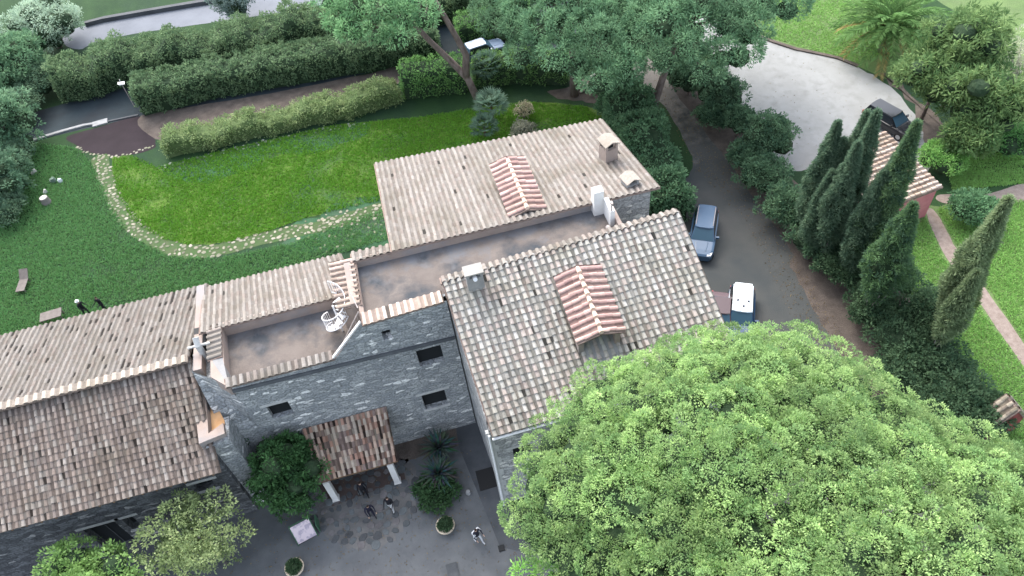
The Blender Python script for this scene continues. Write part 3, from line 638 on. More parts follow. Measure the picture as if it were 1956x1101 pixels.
# --- spiral stair
ST=MB(); sc_=g(642,600,10.6)
mb=MB(); mb.tube([(sc_[0],sc_[1],9.12),(sc_[0],sc_[1],11.3)],.05,8)
for k in range(10):
    a0=math.radians(150+k*26); z=9.3+k*.24
    for da in (0,): 
        p=[(sc_[0]+.05*math.cos(a0),sc_[1]+.05*math.sin(a0)),(sc_[0]+.72*math.cos(a0-.2),sc_[1]+.72*math.sin(a0-.2)),(sc_[0]+.72*math.cos(a0+.24),sc_[1]+.72*math.sin(a0+.24))]
        mb.prism(p,z,z+.03)
st=part(mb,'spiral_stair','whiteiron',label='small white spiral stair between the terraces')
mb=MB()
rail=[]
for k in range(34):
    a0=math.radians(130+k*9.5); z=9.3+k*.065; x,y=sc_[0]+.76*math.cos(a0),sc_[1]+.76*math.sin(a0); rail.append((x,y,z+.95)); mb.tube([(x,y,z),(x,y,z+.95)],.014,5)
mb.tube(rail,.028,6); mb.tube([(p[0],p[1],p[2]-.9) for p in rail],.03,6)
part(mb,'railing','whiteiron',st)
mb=MB()
for u in np.linspace(0,1,9): x=-5.0+u*1.25; z=9.6+u*2.0; mb.tube([(x,25.5,z),(x,25.5,z+.8)],.018,5)
mb.tube([(-5.,25.5,10.4),(-3.75,25.5,12.4)],.03,6); mb.tube([(-3.9,26.4,12.9),(-3.7,25.5,12.7)],.03,6); mb.tube([(-5.,25.5,10.4),(-5,25.5,9.2)],.03,6); part(mb,'handrail','iron')
# --- porch
mb=MB(); tiles(mb,(-8.85,22.4,2.62),(-4.25,22.4,2.62),(-9.0,24.97,4.42),(-4.12,24.97,4.42),.3,.36,PP,.25,lift=.04)
mb.box((-6.55,22.5,2.42),(4.6,.14,.14),mi=2)
for k in range(9): mb.hull8([(-8.6+k*.53,22.45,2.5),(-8.52+k*.53,22.45,2.5),(-8.52+k*.53,24.9,4.25),(-8.6+k*.53,24.9,4.25)],[(-8.6+k*.53,22.45,2.58),(-8.52+k*.53,22.45,2.58),(-8.52+k*.53,24.9,4.33),(-8.6+k*.53,24.9,4.33)],mi=2)
po=part(mb,'porch_roof',[M['tile'],M['tilebase'],M['wood']],label='patchy porch roof of dark and light tiles')
for x in (-8.45,-4.75):
    mb=MB(); mb.box((x,22.55,0.014),(.34,.34,2.4)); mb.box((x,22.55,.01),(.42,.42,.12)); part(mb,'post','white',po)
mb=MB(); mb.box((-6.6,24.93,0.02),(1.5,.1,2.3)); mb.box((-6.6,24.87,.1),(.04,.04,2.1)); part(mb,'door','wood')
# ================================================================ COURTYARD THINGS
def doormat(px,py,lab,w_,d_):
    p=g(px,py); mb=MB(); mb.box((p[0],p[1],.018),(w_,d_,.03)); tag(mb.build('doormat',M['rubber'],base=(p[0],p[1],0)),lab,'mat')
doormat(930,915,'dark mat lying on the dark paved strip beside the wing',1.1,1.3)
p=g(865,1092); mb=MB(); mb.box((p[0],p[1],.008),(.62,.9,.05)); mb.box((p[0],p[1],.03),(.5,.78,.045)); tag(mb.build('manhole_cover',M['slabs'],base=(p[0],p[1],0)),'dark rectangular cover set in the courtyard gravel','cover')
p=g(958,1048); mb=MB(); mb.box((p[0],p[1],.012),(.34,.34,.06)); mb.box((p[0],p[1],.07),(.26,.26,.012)); tag(mb.build('drain_grate',M['dark'],base=(p[0],p[1],0)),'small dark drain at the end of the paved strip','drain')
def potted(px,py,lab,r,base_lab):
    p=g(px,py); t=thing('potted_plant',lab,'potted plant',(p[0],p[1],0),0,'pots standing on the courtyard gravel')
    mb=MB(); mb.lathe((0,0,0),[(.001,.0),(r*.62,0),(r*.95,.42),(r*1.08,.44),(r*1.08,.52),(r*.92,.52),(r*.9,.45),(.001,.44)],20); mb.build('pot',M['pot'],t,smooth=False)
    mb=MB(); ball(mb,(0,0,.6),r*.62,.7,6); lobes(mb,[(0,0,.6)],r*.66,60,.12,22,.13,.05,(.02,.045,.02),(.045,.08,.035),.8); mb.build('foliage',[M['leaf'],M['core']],t)
potted(853,1010,'clay pot with a round green plant, the one nearer the agaves',.5,1)
potted(567,1090,'clay pot with a dark plant at the bottom edge of the courtyard',.5,1)
# poster stand
p=g(585,1022); t=thing('display_board','pinkish poster board on a green stand near the dark tree','board',(p[0],p[1],0),math.radians(14))
mb=MB(); mb.hull8([(-.55,-.35,.1),(.55,-.35,.1),(.55,.25,1.15),(-.55,.25,1.15)],[(-.55,-.38,.13),(.55,-.38,.13),(.55,.22,1.18),(-.55,.22,1.18)]); mb.build('panel',M['poster'],t)
mb=MB()
for x in (-.58,.58): mb.tube([(x,-.4,0),(x,.27,1.25)],.035,6); mb.tube([(x,.27,1.25),(x,.7,0)],.03,6)
mb.tube([(-.58,.27,1.25),(.58,.27,1.25)],.035,6); mb.build('frame',M['green'],t)
mb=MB(); mb.hull8([(.75,-.3,.1),(.8,-.3,.1),(.95,.4,.1),(.9,.4,.1)],[(.75,-.25,1.0),(.8,-.25,1.0),(.95,.35,1.0),(.9,.35,1.0)]); mb.build('side_panel',M['green'],t)
# small pale ornament by the strip
p=g(895,943); mb=MB(); mb.lathe((p[0],p[1],0),[(.001,0),(.13,0),(.16,.1),(.1,.2),(.12,.28),(.001,.3)],12); tag(mb.build('garden_lantern',M['kerb'],base=(p[0],p[1],0)),'small pale round lantern on the gravel right of the agaves','lantern')
# agaves
def agave(px,py,r,n,lab,c1=(.045,.07,.06),c2=(.1,.14,.125)):
    p=g(px,py); mb=MB(); n0=n
    for k in range(n):
        a=k*2.39996; el=math.radians(15+65*(k/n)); L=r*random.uniform(.85,1.1)*(1-.25*k/n); w_=.09
        d=np.array([math.cos(a)*math.cos(el),math.sin(a)*math.cos(el),math.sin(el)]); s=np.array([-math.sin(a),math.cos(a),0])
        c=[x+(y-x)*random.random() for x,y in zip(c1,c2)]
        b=np.array([p[0],p[1],.75]); m_=b+d*L*.5+np.array([0,0,.05]); e_=b+d*L-np.array([0,0,.18*L])
        u_=np.cross(d,s)*.03
        mb.add([b-s*w_*.7,b+s*w_*.7,m_+s*w_,m_-s*w_,e_,m_-u_],[(0,1,2,5),(0,5,3,0)[:3],(3,5,4),(5,2,4)],c)
    mb.tube([(p[0],p[1],0),(p[0],p[1],.9)],[.2,.14],8,(.12,.09,.07))
    return tag(mb.build('agave',M['leaf'],base=(p[0],p[1],0)),lab,'agave','agaves in the courtyard')
agave(843,868,1.5,80,'spiky agave nearest the stone wall in the courtyard corner')
agave(842,918,1.5,90,'spiky agave in the middle of the green bush beside the strip')
def bush(px,py,r,h,lab,c1,c2,name='shrub',n=9,per=16,nl=26,L=.2,W=.1,group=None,trunk=False,zc=None,cat='shrub',cr=.3):
    """px,py: where the middle of the crown shows"""
    zc=h*.55 if zc is None else zc; p=g(px,py,zc); mb=MB(); cs=[];rs=[]
    for k in range(n):
        a=k*2.4; q=r*.55*math.sqrt((k+.3)/n); rr=r*random.uniform(.42,.62)
        cs.append((p[0]+q*math.cos(a),p[1]+q*math.sin(a),max(rr*.6,zc+(h*.5-rr*.8)*(1-(q/(r*.6))**2)*.9-.1*h))); rs.append(rr)
    for c,rr in zip(cs,rs): ball(mb,c,rr*.66,.85,6)
    mb2=mb; lobes(mb2,cs,rs,per,cr,nl,L,W,c1,c2)
    if trunk or True: mb.tube([(p[0],p[1],0),(p[0]+.05,p[1],max(.4,zc*.7))],[.12,.08],6,(1,1,1),2)
    return tag(mb.build(name,[M['leaf'],M['core'],M['bark']],base=(p[0],p[1],0)),lab,cat,group)
DG1,DG2=(.018,.045,.02),(.045,.095,.035)
bush(836,938,1.25,.7,'low dark green bush round the lower agave',(.02,.05,.02),(.04,.085,.03),n=10,per=14)
# dark tree in front of the porch, young trees on the left
def tree(px,py,zc,rx,rz,name,lab,c1,c2,n=22,per=14,nl=30,L=.22,W=.1,cat='tree',group=None,lr=(.3,.42),base=None,trunk=.16,bark='bark',up=.7,core=True,limbs=6,cr=.32,flat=.85,jit=.6,lean=(0,0)):
    p=g(px,py,zc); b=base if base else (p[0]+lean[0],p[1]+lean[1]); t=thing(name,lab,cat,(b[0],b[1],0),0,group)
    mb=MB(); cs=[];rs=[]
    for k in range(n):
        d=unit(1)[0]*random.uniform(.3,.75); c=(p[0]+d[0]*rx,p[1]+d[1]*rx,zc+d[2]*rz); cs.append(c); rs.append(rx*random.uniform(*lr))
    if core:
        for c,rr in zip(cs,rs): ball(mb,c,rr*.55,.8,6)
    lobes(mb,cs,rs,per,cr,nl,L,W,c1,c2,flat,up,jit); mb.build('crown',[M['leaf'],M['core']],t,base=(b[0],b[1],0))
    mb=MB(); mb.tube([(b[0],b[1],0),((b[0]*2+p[0])/3+.08,(b[1]*2+p[1])/3,zc*.4),(p[0],p[1],zc)],[trunk,trunk*.8,trunk*.5],8)
    for k in range(limbs):
        c=cs[(k*3)%n]; mb.tube([((b[0]+p[0])/2,(b[1]+p[1])/2,zc*.55),((p[0]*1.2+c[0]*.8)/2,(p[1]*1.2+c[1]*.8)/2,(zc*.6+c[2])/2),c],[trunk*.5,trunk*.3,trunk*.12],6)
    mb.build('trunk',M[bark],t,base=(b[0],b[1],0),smooth=True)
    return t
tree(545,905,3.4,2.6,2.0,'broadleaf_tree','dense dark green tree beside the porch roof',(.016,.045,.016),(.04,.1,.03),n=26,per=16,nl=34)
tree(378,1025,4.0,3.1,2.7,'young_tree','sparse yellowish green tree at the bottom left in front of the low wing',(.09,.13,.045),(.2,.245,.1),n=34,per=13,nl=24,L=.16,W=.09,core=False,trunk=.09,bark='barkgrey',limbs=14,lr=(.2,.32))
tree(165,1120,4.,2.6,2.0,'young_tree','bright green tree cut by the bottom edge left of the sparse tree',(.075,.14,.035),(.15,.25,.065),n=26,per=14,nl=26,L=.2,W=.1,trunk=.1)
# ================================================================ LARGE PINES
def pine(rim,zr,rise,name,lab,base,lobe_r,n,per,c1,c2,sep,nl=30,fork=None,L=.2,W=.07,cr=.36,tr=.35,group=None,tone=.2,sh=.25):
    poly=G(rim,zr); P=scatter(poly,n,sep); d=distpoly(P,poly); Rm=max(d.max(),.1)
    z=zr+rise*(1-(1-d/Rm)**2)+RNG.uniform(-.35,.35,len(P)); rr=RNG.uniform(*lobe_r,len(P))
    # pull lobes inward so that their leaves end at the measured rim
    t=thing(name,lab,'tree',(base[0],base[1],0),0,group)
    C=np.column_stack([P,z-.3]); mb=MB()
    for c,r in zip(C,rr): ball(mb,(c[0],c[1],c[2]-.3*r),r*.6,.7,6)
    for c,r in zip(C,rr):
        f=RNG.uniform(1-tone,1+tone); lobes(mb,[c],[r],per,cr,nl,L,W,np.array(c1)*f,np.array(c2)*f,.75,.8,.4,sh)
    mb.build('crown',[M['leaf'],M['core']],t,base=(base[0],base[1],0))
    mb=MB(); cen=P.mean(0); zt=zr+rise*.3
    fk=fork or [[(base[0],base[1],0),((base[0]*2+cen[0])/3,(base[1]*2+cen[1])/3,zt*.4),((base[0]+cen[0]*2)/3,(base[1]+cen[1]*2)/3,zt*.75)]]
    for path in fk:
        k=len(path); mb.tube(path,np.linspace(tr,tr*.5,k),10)
    tops=[np.array(p[-1]) for p in fk]
    for i in range(0,len(C),max(1,len(C)//26)):
        c=C[i]; s=min(tops,key=lambda q:np.linalg.norm(q-c)); m_=(s*.45+c*.55)+np.array([0,0,-.6]); mb.tube([s,m_,c],[tr*.4,tr*.22,tr*.07],6)
    mb.build('trunk',M['bark'],t,base=(base[0],base[1],0),smooth=True)
    return t
RIM=[(992,945),(1012,872),(1074,808),(1130,735),(1215,700),(1310,665),(1400,650),(1490,655),(1570,680),(1660,735),(1740,780),(1830,835),(1960,890),(2120,960),(2260,1100),(2200,1400),(1800,1650),(1400,1600),(1150,1330),(1140,1130),(1085,1075),(1015,1030)]
pb=g(1600,1150,6.)
pine(RIM,11.8,3.6,'umbrella_pine','huge bright green umbrella pine filling the bottom right corner',(pb[0],pb[1]),(.8,1.35),290,19,(.083,.152,.051),(.207,.293,.097),.9,nl=100,cr=.35,L=.1,W=.055,tr=.55,tone=.24,sh=.68)
pine([(1010,1115),(1050,1085),(1110,1090),(1160,1130),(1120,1200),(1040,1190)],9.5,1.,'umbrella_pine','small pine top at the bottom edge just left of the huge pine',g(1080,1150,5.),(.7,.95),9,24,(.085,.19,.035),(.19,.34,.075),.8,tr=.14)
PC1,PC2=(0.0418,0.0941,0.047),(0.0974,0.179,0.0857)
pine([(1190,130),(1150,150),(1085,125),(1040,110),(985,100),(950,60),(935,0),(960,-60),(1080,-110),(1200,-100),(1230,0)],9.,2.5,'pine_tree','tall pine behind the back roof with its trunk rising before the hedge',g(1097,182),(1.1,1.7),75,30,PC1,PC2,1.5,nl=60,L=.22,W=.08,cr=.55,tr=.4,sh=.4)
pine([(1190,118),(1240,115),(1300,120),(1360,122),(1410,92),(1450,45),(1510,10),(1520,-50),(1400,-110),(1210,-100)],9.5,2.5,'pine_tree','tall pine over the head of the driveway',g(1238,235),(1.1,1.7),75,30,PC1,PC2,1.5,nl=60,L=.22,W=.08,cr=.55,tr=.38,sh=.4)
b3=g(917,200)
fk=[[(b3[0],b3[1],0),g3(893,150,2.2),g3(862,118,3.6),g3(820,78,5.6),g3(790,45,7.6),g3(765,0,9.2)],
    [g3(890,148,2.3),g3(890,105,4.2),g3(872,72,5.8),g3(845,25,8.),g3(815,-25,10.)],
    [g3(790,45,7.6),g3(800,20,8.6),g3(805,-20,9.6)],[g3(782,36,8.),g3(740,30,8.4),g3(700,34,8.8)]]
pine([(612,-5),(640,30),(690,62),(740,72),(790,58),(815,25),(790,-10),(800,-60),(700,-100),(620,-60)],9.8,1.6,'pine_tree','leaning forked pine with bare dark limbs beside the lawn',b3,(.9,1.4),34,26,(.06,.14,.06),(.13,.24,.1),1.3,nl=30,fork=fk,L=.3,W=.1,cr=.5,tr=.34)
# ================================================================ HEDGES
def hedge(pts,h,wd,lab,c1,c2,name='hedge',lump=.25,dens=8.,nl=9,L=.22,W=.11,cr=.2,cat='hedge',zt=None,group=None,core='core'):
    P=[np.array(g(p[0],p[1],h)) for p in pts]; mb=MB(); base=P[0]; N=int(sum(np.linalg.norm(b-a) for a,b in zip(P[:-1],P[1:]))/.5)+2
    seg=np.array([np.linalg.norm(b-a) for a,b in zip(P[:-1],P[1:])]); cum=np.concatenate([[0],np.cumsum(seg)])
    def at(s):
        i=min(np.searchsorted(cum,s,side='right')-1,len(seg)-1); t=(s-cum[i])/seg[i]; d=(P[i+1]-P[i])/seg[i]; return P[i]+(P[i+1]-P[i])*t,d
    S=np.linspace(0,cum[-1],N); ph=random.random()*9
    wob=lambda s:lump*(math.sin(s*1.1+ph)+.6*math.sin(s*2.7+ph*2)+.4*math.sin(s*.43+ph*3))*.5
    # core
    rings=[]
    for s in S:
        c,d=at(s); q=np.array([-d[1],d[0]]); ww=wd/2*.86+wob(s+3)*.3; hh=h*.93+wob(s)*.8
        rings.append([(c[0]+q[0]*x*ww,c[1]+q[1]*x*ww,z) for x,z in ((-1,0),(-1,hh*.85),(-.7,hh),(.7,hh),(1,hh*.85),(1,0))])
    V=[v for r in rings for v in r]; k=6; Fc=[(i*k+j,(i+1)*k+j,(i+1)*k+j+1,i*k+j+1) for i in range(len(rings)-1) for j in range(k-1)]
    Fc+= [tuple(range(k)),tuple(range((len(rings)-1)*k,len(rings)*k))[::-1]]
    mb.add(V,Fc,(1,1,1),1)
    per=wd+2*h; n=int(cum[-1]*per*dens); PP_=[];NN=[]
    for _ in range(n):
        s=random.uniform(-.15,cum[-1]+.15); c,d=at(min(max(s,0),cum[-1])); c=c+d*(s-min(max(s,0),cum[-1])); q=np.array([-d[1],d[0]]); u=random.uniform(0,per); hh=h+wob(s); ww=wd/2+wob(s+3)*.4
        if u<wd: x=(u/wd*2-1); PP_.append((c[0]+q[0]*x*ww*.95,c[1]+q[1]*x*ww*.95,hh-.1*abs(x)**3+random.uniform(-.12,.1))); NN.append((q[0]*x*.3,q[1]*x*.3,1))
        else:
            sg=1 if u<wd+h else -1; z=random.uniform(.1,1)*hh; PP_.append((c[0]+q[0]*sg*ww,c[1]+q[1]*sg*ww,z)); NN.append((q[0]*sg,q[1]*sg,.35))
    for e,s0,sg in ((0,0,-1),(1,cum[-1],1)):
        c,d=at(s0); q=np.array([-d[1],d[0]])
        for _ in range(int(wd*h*dens)): x=random.uniform(-1,1); z=random.uniform(.1,1)*h; PP_.append((c[0]+q[0]*x*wd/2,c[1]+q[1]*x*wd/2,z)); NN.append((d[0]*sg,d[1]*sg,.3))
    clumps(mb,np.array(PP_),np.array(NN,float),cr,nl,L,W,c1,c2,.8)
    return tag(mb.build(name,[M['leaf'],M[core]],base=(base[0],base[1],0)),lab,cat,group)
hedge([(95,128),(180,105),(260,88),(340,76),(440,58),(540,38),(640,14),(760,-10),(900,-40)],3.2,3.6,'tall shaggy hedge between the two roads, the farthest of the long hedges',(.04,.078,.035),(.105,.155,.07),lump=1.0,cr=.34,nl=14)
hedge([(252,160),(400,124),(560,97),(700,73),(828,48)],2.7,3.2,'long trimmed dark hedge along the asphalt lane',(.038,.075,.034),(.098,.15,.07),lump=.25,nl=13)
hedge([(312,262),(400,243),(500,220),(600,198),(690,178),(752,160)],1.6,2.1,'low yellow green hedge bordering the bright lawn',(.07,.115,.038),(.16,.2,.082),lump=.6,cr=.3,core='corelight',L=.2,W=.1,nl=14)
hedge([(765,128),(830,120),(885,116)],2.7,2.6,'square green hedge block left of the forked pine',(.045,.11,.03),(.1,.2,.05),lump=.15)
hedge([(905,112),(980,104),(1085,106)],2.6,1.8,'green hedge between the forked pine and the tall pine',(.045,.1,.03),(.1,.18,.05),lump=.15)
hedge([(872,38),(945,24),(1010,12)],2.4,2.6,'short trimmed hedge across the lane behind the forked pine',(.04,.1,.025),(.09,.18,.05),lump=.15)
hedge([(1180,150),(1212,205),(1240,270),(1262,330),(1278,372)],3.0,3.2,'tall dense ivy hedge between the back roof and the driveway',(.03,.075,.035),(.08,.15,.07),lump=1.0,cr=.38,L=.24,W=.13,nl=14)
hedge([(1170,150),(1182,180),(1196,215)],2.2,1.2,'thin pale green hedge at the head of the ivy hedge',(.08,.12,.05),(.14,.2,.08),lump=.4)
# ================================================================ OTHER TREES AND SHRUBS
tree(88,48,2.6,4.0,2.4,'olive_tree','grey green olive tree at the top left beyond the hedge',(.13,.19,.13),(.24,.31,.22),n=34,per=16,nl=26,L=.26,W=.08,trunk=.3,cr=.42)
tree(30,118,2.6,3.9,2.6,'broadleaf_tree','green tree at the left edge below the olive tree',(.045,.1,.05),(.1,.18,.09),n=26,per=16,nl=26,L=.3,W=.12,cr=.42)
tree(2,235,3.0,3.4,3.2,'broadleaf_tree','grey green tree at the left edge beside the asphalt lane',(.05,.11,.06),(.11,.19,.1),n=30,per=16,nl=26,L=.28,W=.11,cr=.4)
tree(-12,340,2.2,2.8,2.4,'broadleaf_tree','dark green tree cut by the left edge beside the lawn',(.035,.08,.045),(.08,.14,.08),n=22,per=16,nl=26,L=.28,W=.11,cr=.4)
tree(450,-6,3.,3.2,2.4,'broadleaf_tree','dusky grey tree by the leaning pole at the top edge',(.06,.09,.08),(.1,.14,.12),n=20,per=14,nl=24,L=.3,W=.1,cr=.4)
for px,py,r_,h_,lab in ((70,150,2.4,3.0,'low grey green shrub filling the corner below the olive tree'),(30,200,2.2,2.8,'low shrub at the left edge above the asphalt lane'),(22,300,1.9,2.4,'low shrub at the left edge where the white kerb ends'),(8,400,1.7,1.8,'lowest dark shrub at the left edge of the lawn')):
    bush(px,py,r_,h_,lab,(.035,.075,.045),(.09,.145,.08),n=12,cr=.36,group='shrubs under the left trees')
YG1,YG2=(0.0367,0.0816,0.0263),(0.117,0.177,0.0562)
for (px,py,z,rx,rz,lab) in ((1850,85,6,3.8,2.8,'yellow green feathery tree, the highest of its row beside the palm'),(1795,140,4.5,3.2,2.6,'yellow green feathery tree nearest the palm'),(1880,190,4.5,3.4,2.8,'yellow green feathery tree in the middle of its row'),(1850,268,2.6,1.7,1.6,'small lime coloured feathery tree at the near end of its row')):
    tree(px,py,z,rx,rz,'feathery_tree',lab,YG1,YG2,n=22,per=16,nl=26,L=.42,W=.11,cr=.48,group='feathery trees beside the parking lot',jit=.9,lr=(.28,.4))
tree(1950,120,4.,2.4,2.4,'bare_tree','greyish twiggy tree at the right edge behind the feathery trees',(.2,.22,.15),(.34,.34,.24),n=20,per=10,nl=14,L=.3,W=.05,core=False,bark='barkgrey',limbs=14,cr=.4)
bush(1800,302,1.75,2.4,'round bright green shrub behind the pink hut',(.06,.15,.03),(.16,.3,.07),n=12)
bush(1858,398,1.7,2.2,'round dark shrub with pale buds beside the brick footpath',(.035,.09,.04),(.08,.16,.07),n=12)
bush(1925,262,2.0,2.4,'spreading green shrub at the right edge past the lot',(.04,.12,.03),(.1,.22,.06),n=12)
SG='shrubs between the driveway and the parking lot'
for i,(px,py,r,h,lab) in enumerate(((1296,128,1.7,2.8,'dark shrub under the right pine where the driveway row begins'),(1362,222,1.4,2.2,'low dark shrub leaning over the driveway near its top'),(1430,300,1.7,2.6,'low dark shrub in front of the tallest one by the driveway'),(1318,150,1.9,3.0,'dark shrub at the top end of the row along the driveway'),(1376,178,2.3,3.4,'rounded shrub second from the top in the row along the driveway'),(1412,232,1.5,2.6,'light tipped small shrub in the middle of the driveway row'),(1470,262,2.4,4.0,'tallest rounded shrub of the driveway row at the pale gravel edge'),(1462,335,2.0,3.0,'dark shrub below the tallest one by the driveway'),(1505,395,2.1,3.0,'dark shrub at the foot of the leftmost cypress'),(1560,455,2.0,3.0,'dark shrub under the left cypresses by the driveway'))):
    bush(px,py,r,h,lab,(.025,.06,.033),(.075,.135,.065),n=12,group=SG,cr=.32)
TG='thicket shrubs under the cypresses'
for i,(px,py,r,h,lab) in enumerate(((1600,440,2.0,4.2,'tall dark shrub filling the gap under the left cypresses'),(1655,460,2.0,4.0,'tall dark shrub between the cypress stems below the hut'),(1700,520,2.0,3.6,'tall shaded shrub under the broad cypress'),(1775,600,1.9,3.4,'tall shaded shrub left of the golden tinted cypress'),(1600,500,1.7,2.6,'low dark shrub where the soil bank begins'),(1630,520,1.8,2.4,'dark shrub at the top of the thicket under the cypresses'),(1670,590,1.9,2.4,'dark leafy shrub of the thicket beside the soil bank'),(1730,640,2.1,2.6,'broad dark shrub in the heart of the thicket'),(1790,690,2.0,2.6,'dark green shrub at the foot of the right cypress'),(1720,710,1.7,2.2,'shaded shrub of the thicket nearest the huge pine'),(1830,750,2.2,2.6,'large shrub of the thicket bordering the right lawn'),(1870,790,1.8,2.2,'last shrub of the thicket before the maroon shed'),(1790,775,1.8,2.2,'dark shrub tucked between the huge pine and the thicket'))):
    bush(px,py,r,h,lab,(.02,.048,.024),(.07,.12,.055),n=12,group=TG,cr=.34)
def cprof(v): v=np.clip(v,0,1); return (.4+.6*np.clip(v/.35,0,1))*np.clip(1-np.clip((v-.25)/.75,0,1)**1.05,0,1)
def cypress(tx,ty,h,r,lab,c1,c2,low=.25,n=900):
    p=g(tx,ty,h); t=thing('cypress',lab,'cypress',(p[0],p[1],0),0,'cypresses on the right')
    u=RNG.uniform(0,1,n)**.85; z=h*(low+(1-low)*u); v=(z/h-low)/(1-low)
    rad=r*cprof(v)*.82; th=RNG.uniform(0,2*np.pi,n); lum=1+.3*np.sin(th*3+z*.9)+.2*np.sin(th*4-z*1.5)
    P=np.column_stack([rad*lum*np.cos(th),rad*lum*np.sin(th),z]); Nn=np.column_stack([np.cos(th)*.6,np.sin(th)*.6,np.ones(n)*.9])
    mb=MB(); clumps(mb,P,Nn,.2*(1-.55*v),26,.24,.055,c1,c2,.3)
    prof=[(max(.01,.6*r*float(cprof(k/12))),h*(low+(1-low)*k/12*.95)) for k in range(13)]; mb.lathe((0,0,0),prof,10,(1,1,1),1)
    mb.build('crown',[M['leaf'],M['core']],t)
    mb=MB(); mb.tube([(0,0,0),(.05,.03,h*.4),(0,0,h*.9)],[.16,.11,.03],7)
    for k in range(9): a=k*2.4; mb.tube([(0,0,.15),(r*.25*math.cos(a),r*.25*math.sin(a),h*.2),(r*.55*math.cos(a),r*.55*math.sin(a),h*(low+.1))],[.06,.05,.02],5)
    mb.build('trunk',M['barkgrey'],t,smooth=True)
    return t
CG1,CG2=(0.0345,0.0714,0.0432),(0.092,0.142,0.081)
cypress(1927,380,12.9,.98,'right cypress rising over the lawn, tallest and golden tinted',(.085,.125,.06),(.15,.195,.09),.3)
cypress(1903,418,11.2,.7,'thin spire close beside the golden tinted cypress',(.085,.125,.06),(.15,.195,.09),.3)
cypress(1868,520,8.6,.75,'lowest thin spire below the golden tinted cypress',(.075,.115,.055),(.14,.185,.085),.3)
cypress(1893,470,9.5,.75,'shorter cypress growing tight against the golden tinted one',(.06,.095,.035),(.13,.165,.06),.3)
cypress(1745,392,10.5,1.55,'broad cypress just below the pink hut',CG1,(.08,.15,.05),.25)
cypress(1752,236,13.5,1.35,'cypress standing in front of the tiled roof of the pink hut',CG1,(.09,.15,.055),.18,1100)
cypress(1676,214,12.5,1.15,'cypress whose tip touches the black car',CG1,CG2,.2)
cypress(1657,216,11.5,1.0,'slim cypress left of the black car',CG1,CG2,.2)
cypress(1640,275,11.0,1.05,'shorter cypress in the middle of the left group',CG1,CG2,.2)
cypress(1600,236,10.5,1.2,'leftmost cypress against the pale gravel',CG1,CG2,.12)
cypress(1612,268,9.5,1.1,'small cypress merged with the leftmost one',CG1,CG2,.12)
cypress(1690,330,10.0,1.1,'half hidden cypress left of the broad one',CG1,CG2,.15)
cypress(1712,300,11,.9,'narrow cypress overlapping the left side of the hut roof',CG1,CG2,.15)
cypress(1590,330,8.0,1.1,'short dark cypress at the left foot of the group',CG1,CG2,.1)
# palm
p=g(1697,66,1.7); t=thing('palm_tree','large palm with arching fronds beside the parking lot','palm',(p[0],p[1],0))
mb=MB(); mb.tube([(0,0,0),(0,0,.9),(0,0,1.9)],[.5,.45,.5],10); mb.build('trunk',M['bark'],t,smooth=True)
mb=MB(); FV=[];FQ=[];FC=[]
for k in range(76):
    a=k*2.39996; el=math.radians(78-58*(k/76)); L=random.uniform(4.2,5.2); pos=np.array([0,0,1.9]); d=np.array([math.cos(a)*math.cos(el),math.sin(a)*math.cos(el),math.sin(el)]); pts=[pos.copy()]; ds=[]
    for i in range(12):
        ds.append(d.copy()); pos=pos+d*L/12; d=d+np.array([0,0,-.13]); d/=np.linalg.norm(d); pts.append(pos.copy())
    c=np.array([.11,.21,.07])*random.uniform(.7,1.4) if k<68 else np.array([.3,.24,.1])
    mb.tube(pts,np.linspace(.04,.012,13),4,tuple(c*1.2))
    PL_=[];DL=[]
    for i in range(1,13):
        dd=ds[i-1]; s=np.cross(dd,[0,0,1.]); s/=np.linalg.norm(s)+1e-6
        for f in (0,.33,.66):
            for sg in (-1,1): PL_.append(pts[i]*(1-f)+pts[max(i-1,0)]*f); DL.append(s*sg*.8+dd*.75+np.array([0,0,-.15]))
    PL_=np.array(PL_);DL=np.array(DL); mb.arr(*leaves(PL_,DL,.7,.1,np.tile(c,(len(PL_),1))*RNG.uniform(.8,1.25,len(PL_))[:,None]))
mb.build('fronds',M['leaf'],t)
mb=MB(); 
for k in range(10): a=k*.63; mb.tube([(0,0,1.8),(.45*math.cos(a),.45*math.sin(a),2.7),(1.0*math.cos(a),1.0*math.sin(a),2.9)],[.05,.05,.03],5,(.5,.36,.14))
mb.build('flower_stalks',M['leaf'],t)
# cycads / fan palms by the back roof
def fanplant(px,py,r,h,n,lab,c=(.1,.17,.12)):
    p=g(px,py,h*.5); mb=MB(); mb.tube([(p[0],p[1],0),(p[0],p[1],h*.55)],[.14,.1],7,(.14,.1,.07))
    for k in range(n):
        a=k*2.4; el=math.radians(70-80*k/n); d=np.array([math.cos(a)*math.cos(el),math.sin(a)*math.cos(el),math.sin(el)]); b=np.array([p[0],p[1],h*.55]); tip=b+d*r*.6
        mb.tube([b,tip],.015,4,(.1,.14,.08)); s=np.cross(d,[0,0,1.]); s/=np.linalg.norm(s)
        F_=[];D_=[]
        for j in range(13): q=math.radians(-100+200*j/12); F_.append(tip); D_.append(d*math.cos(q)+s*math.sin(q)+np.array([0,0,-.1]))
        F_=np.array(F_);D_=np.array(D_); cc=np.array(c)*random.uniform(.7,1.4); mb.arr(*leaves(F_,D_,r*.42,.1,np.tile(cc,(13,1))))
    return tag(mb.build('fan_palm',M['leaf'],base=(p[0],p[1],0)),lab,'palm','fan palms beside the forked pine')
fanplant(930,132,1.7,3.4,30,'grey green fan palm before the hedge, farthest of the three')
fanplant(938,205,1.75,2.6,36,'pale blue green fan palm just right of the pine foot',(.14,.22,.16))
fanplant(925,246,1.4,1.6,28,'low fan palm touching the edge of the back roof')
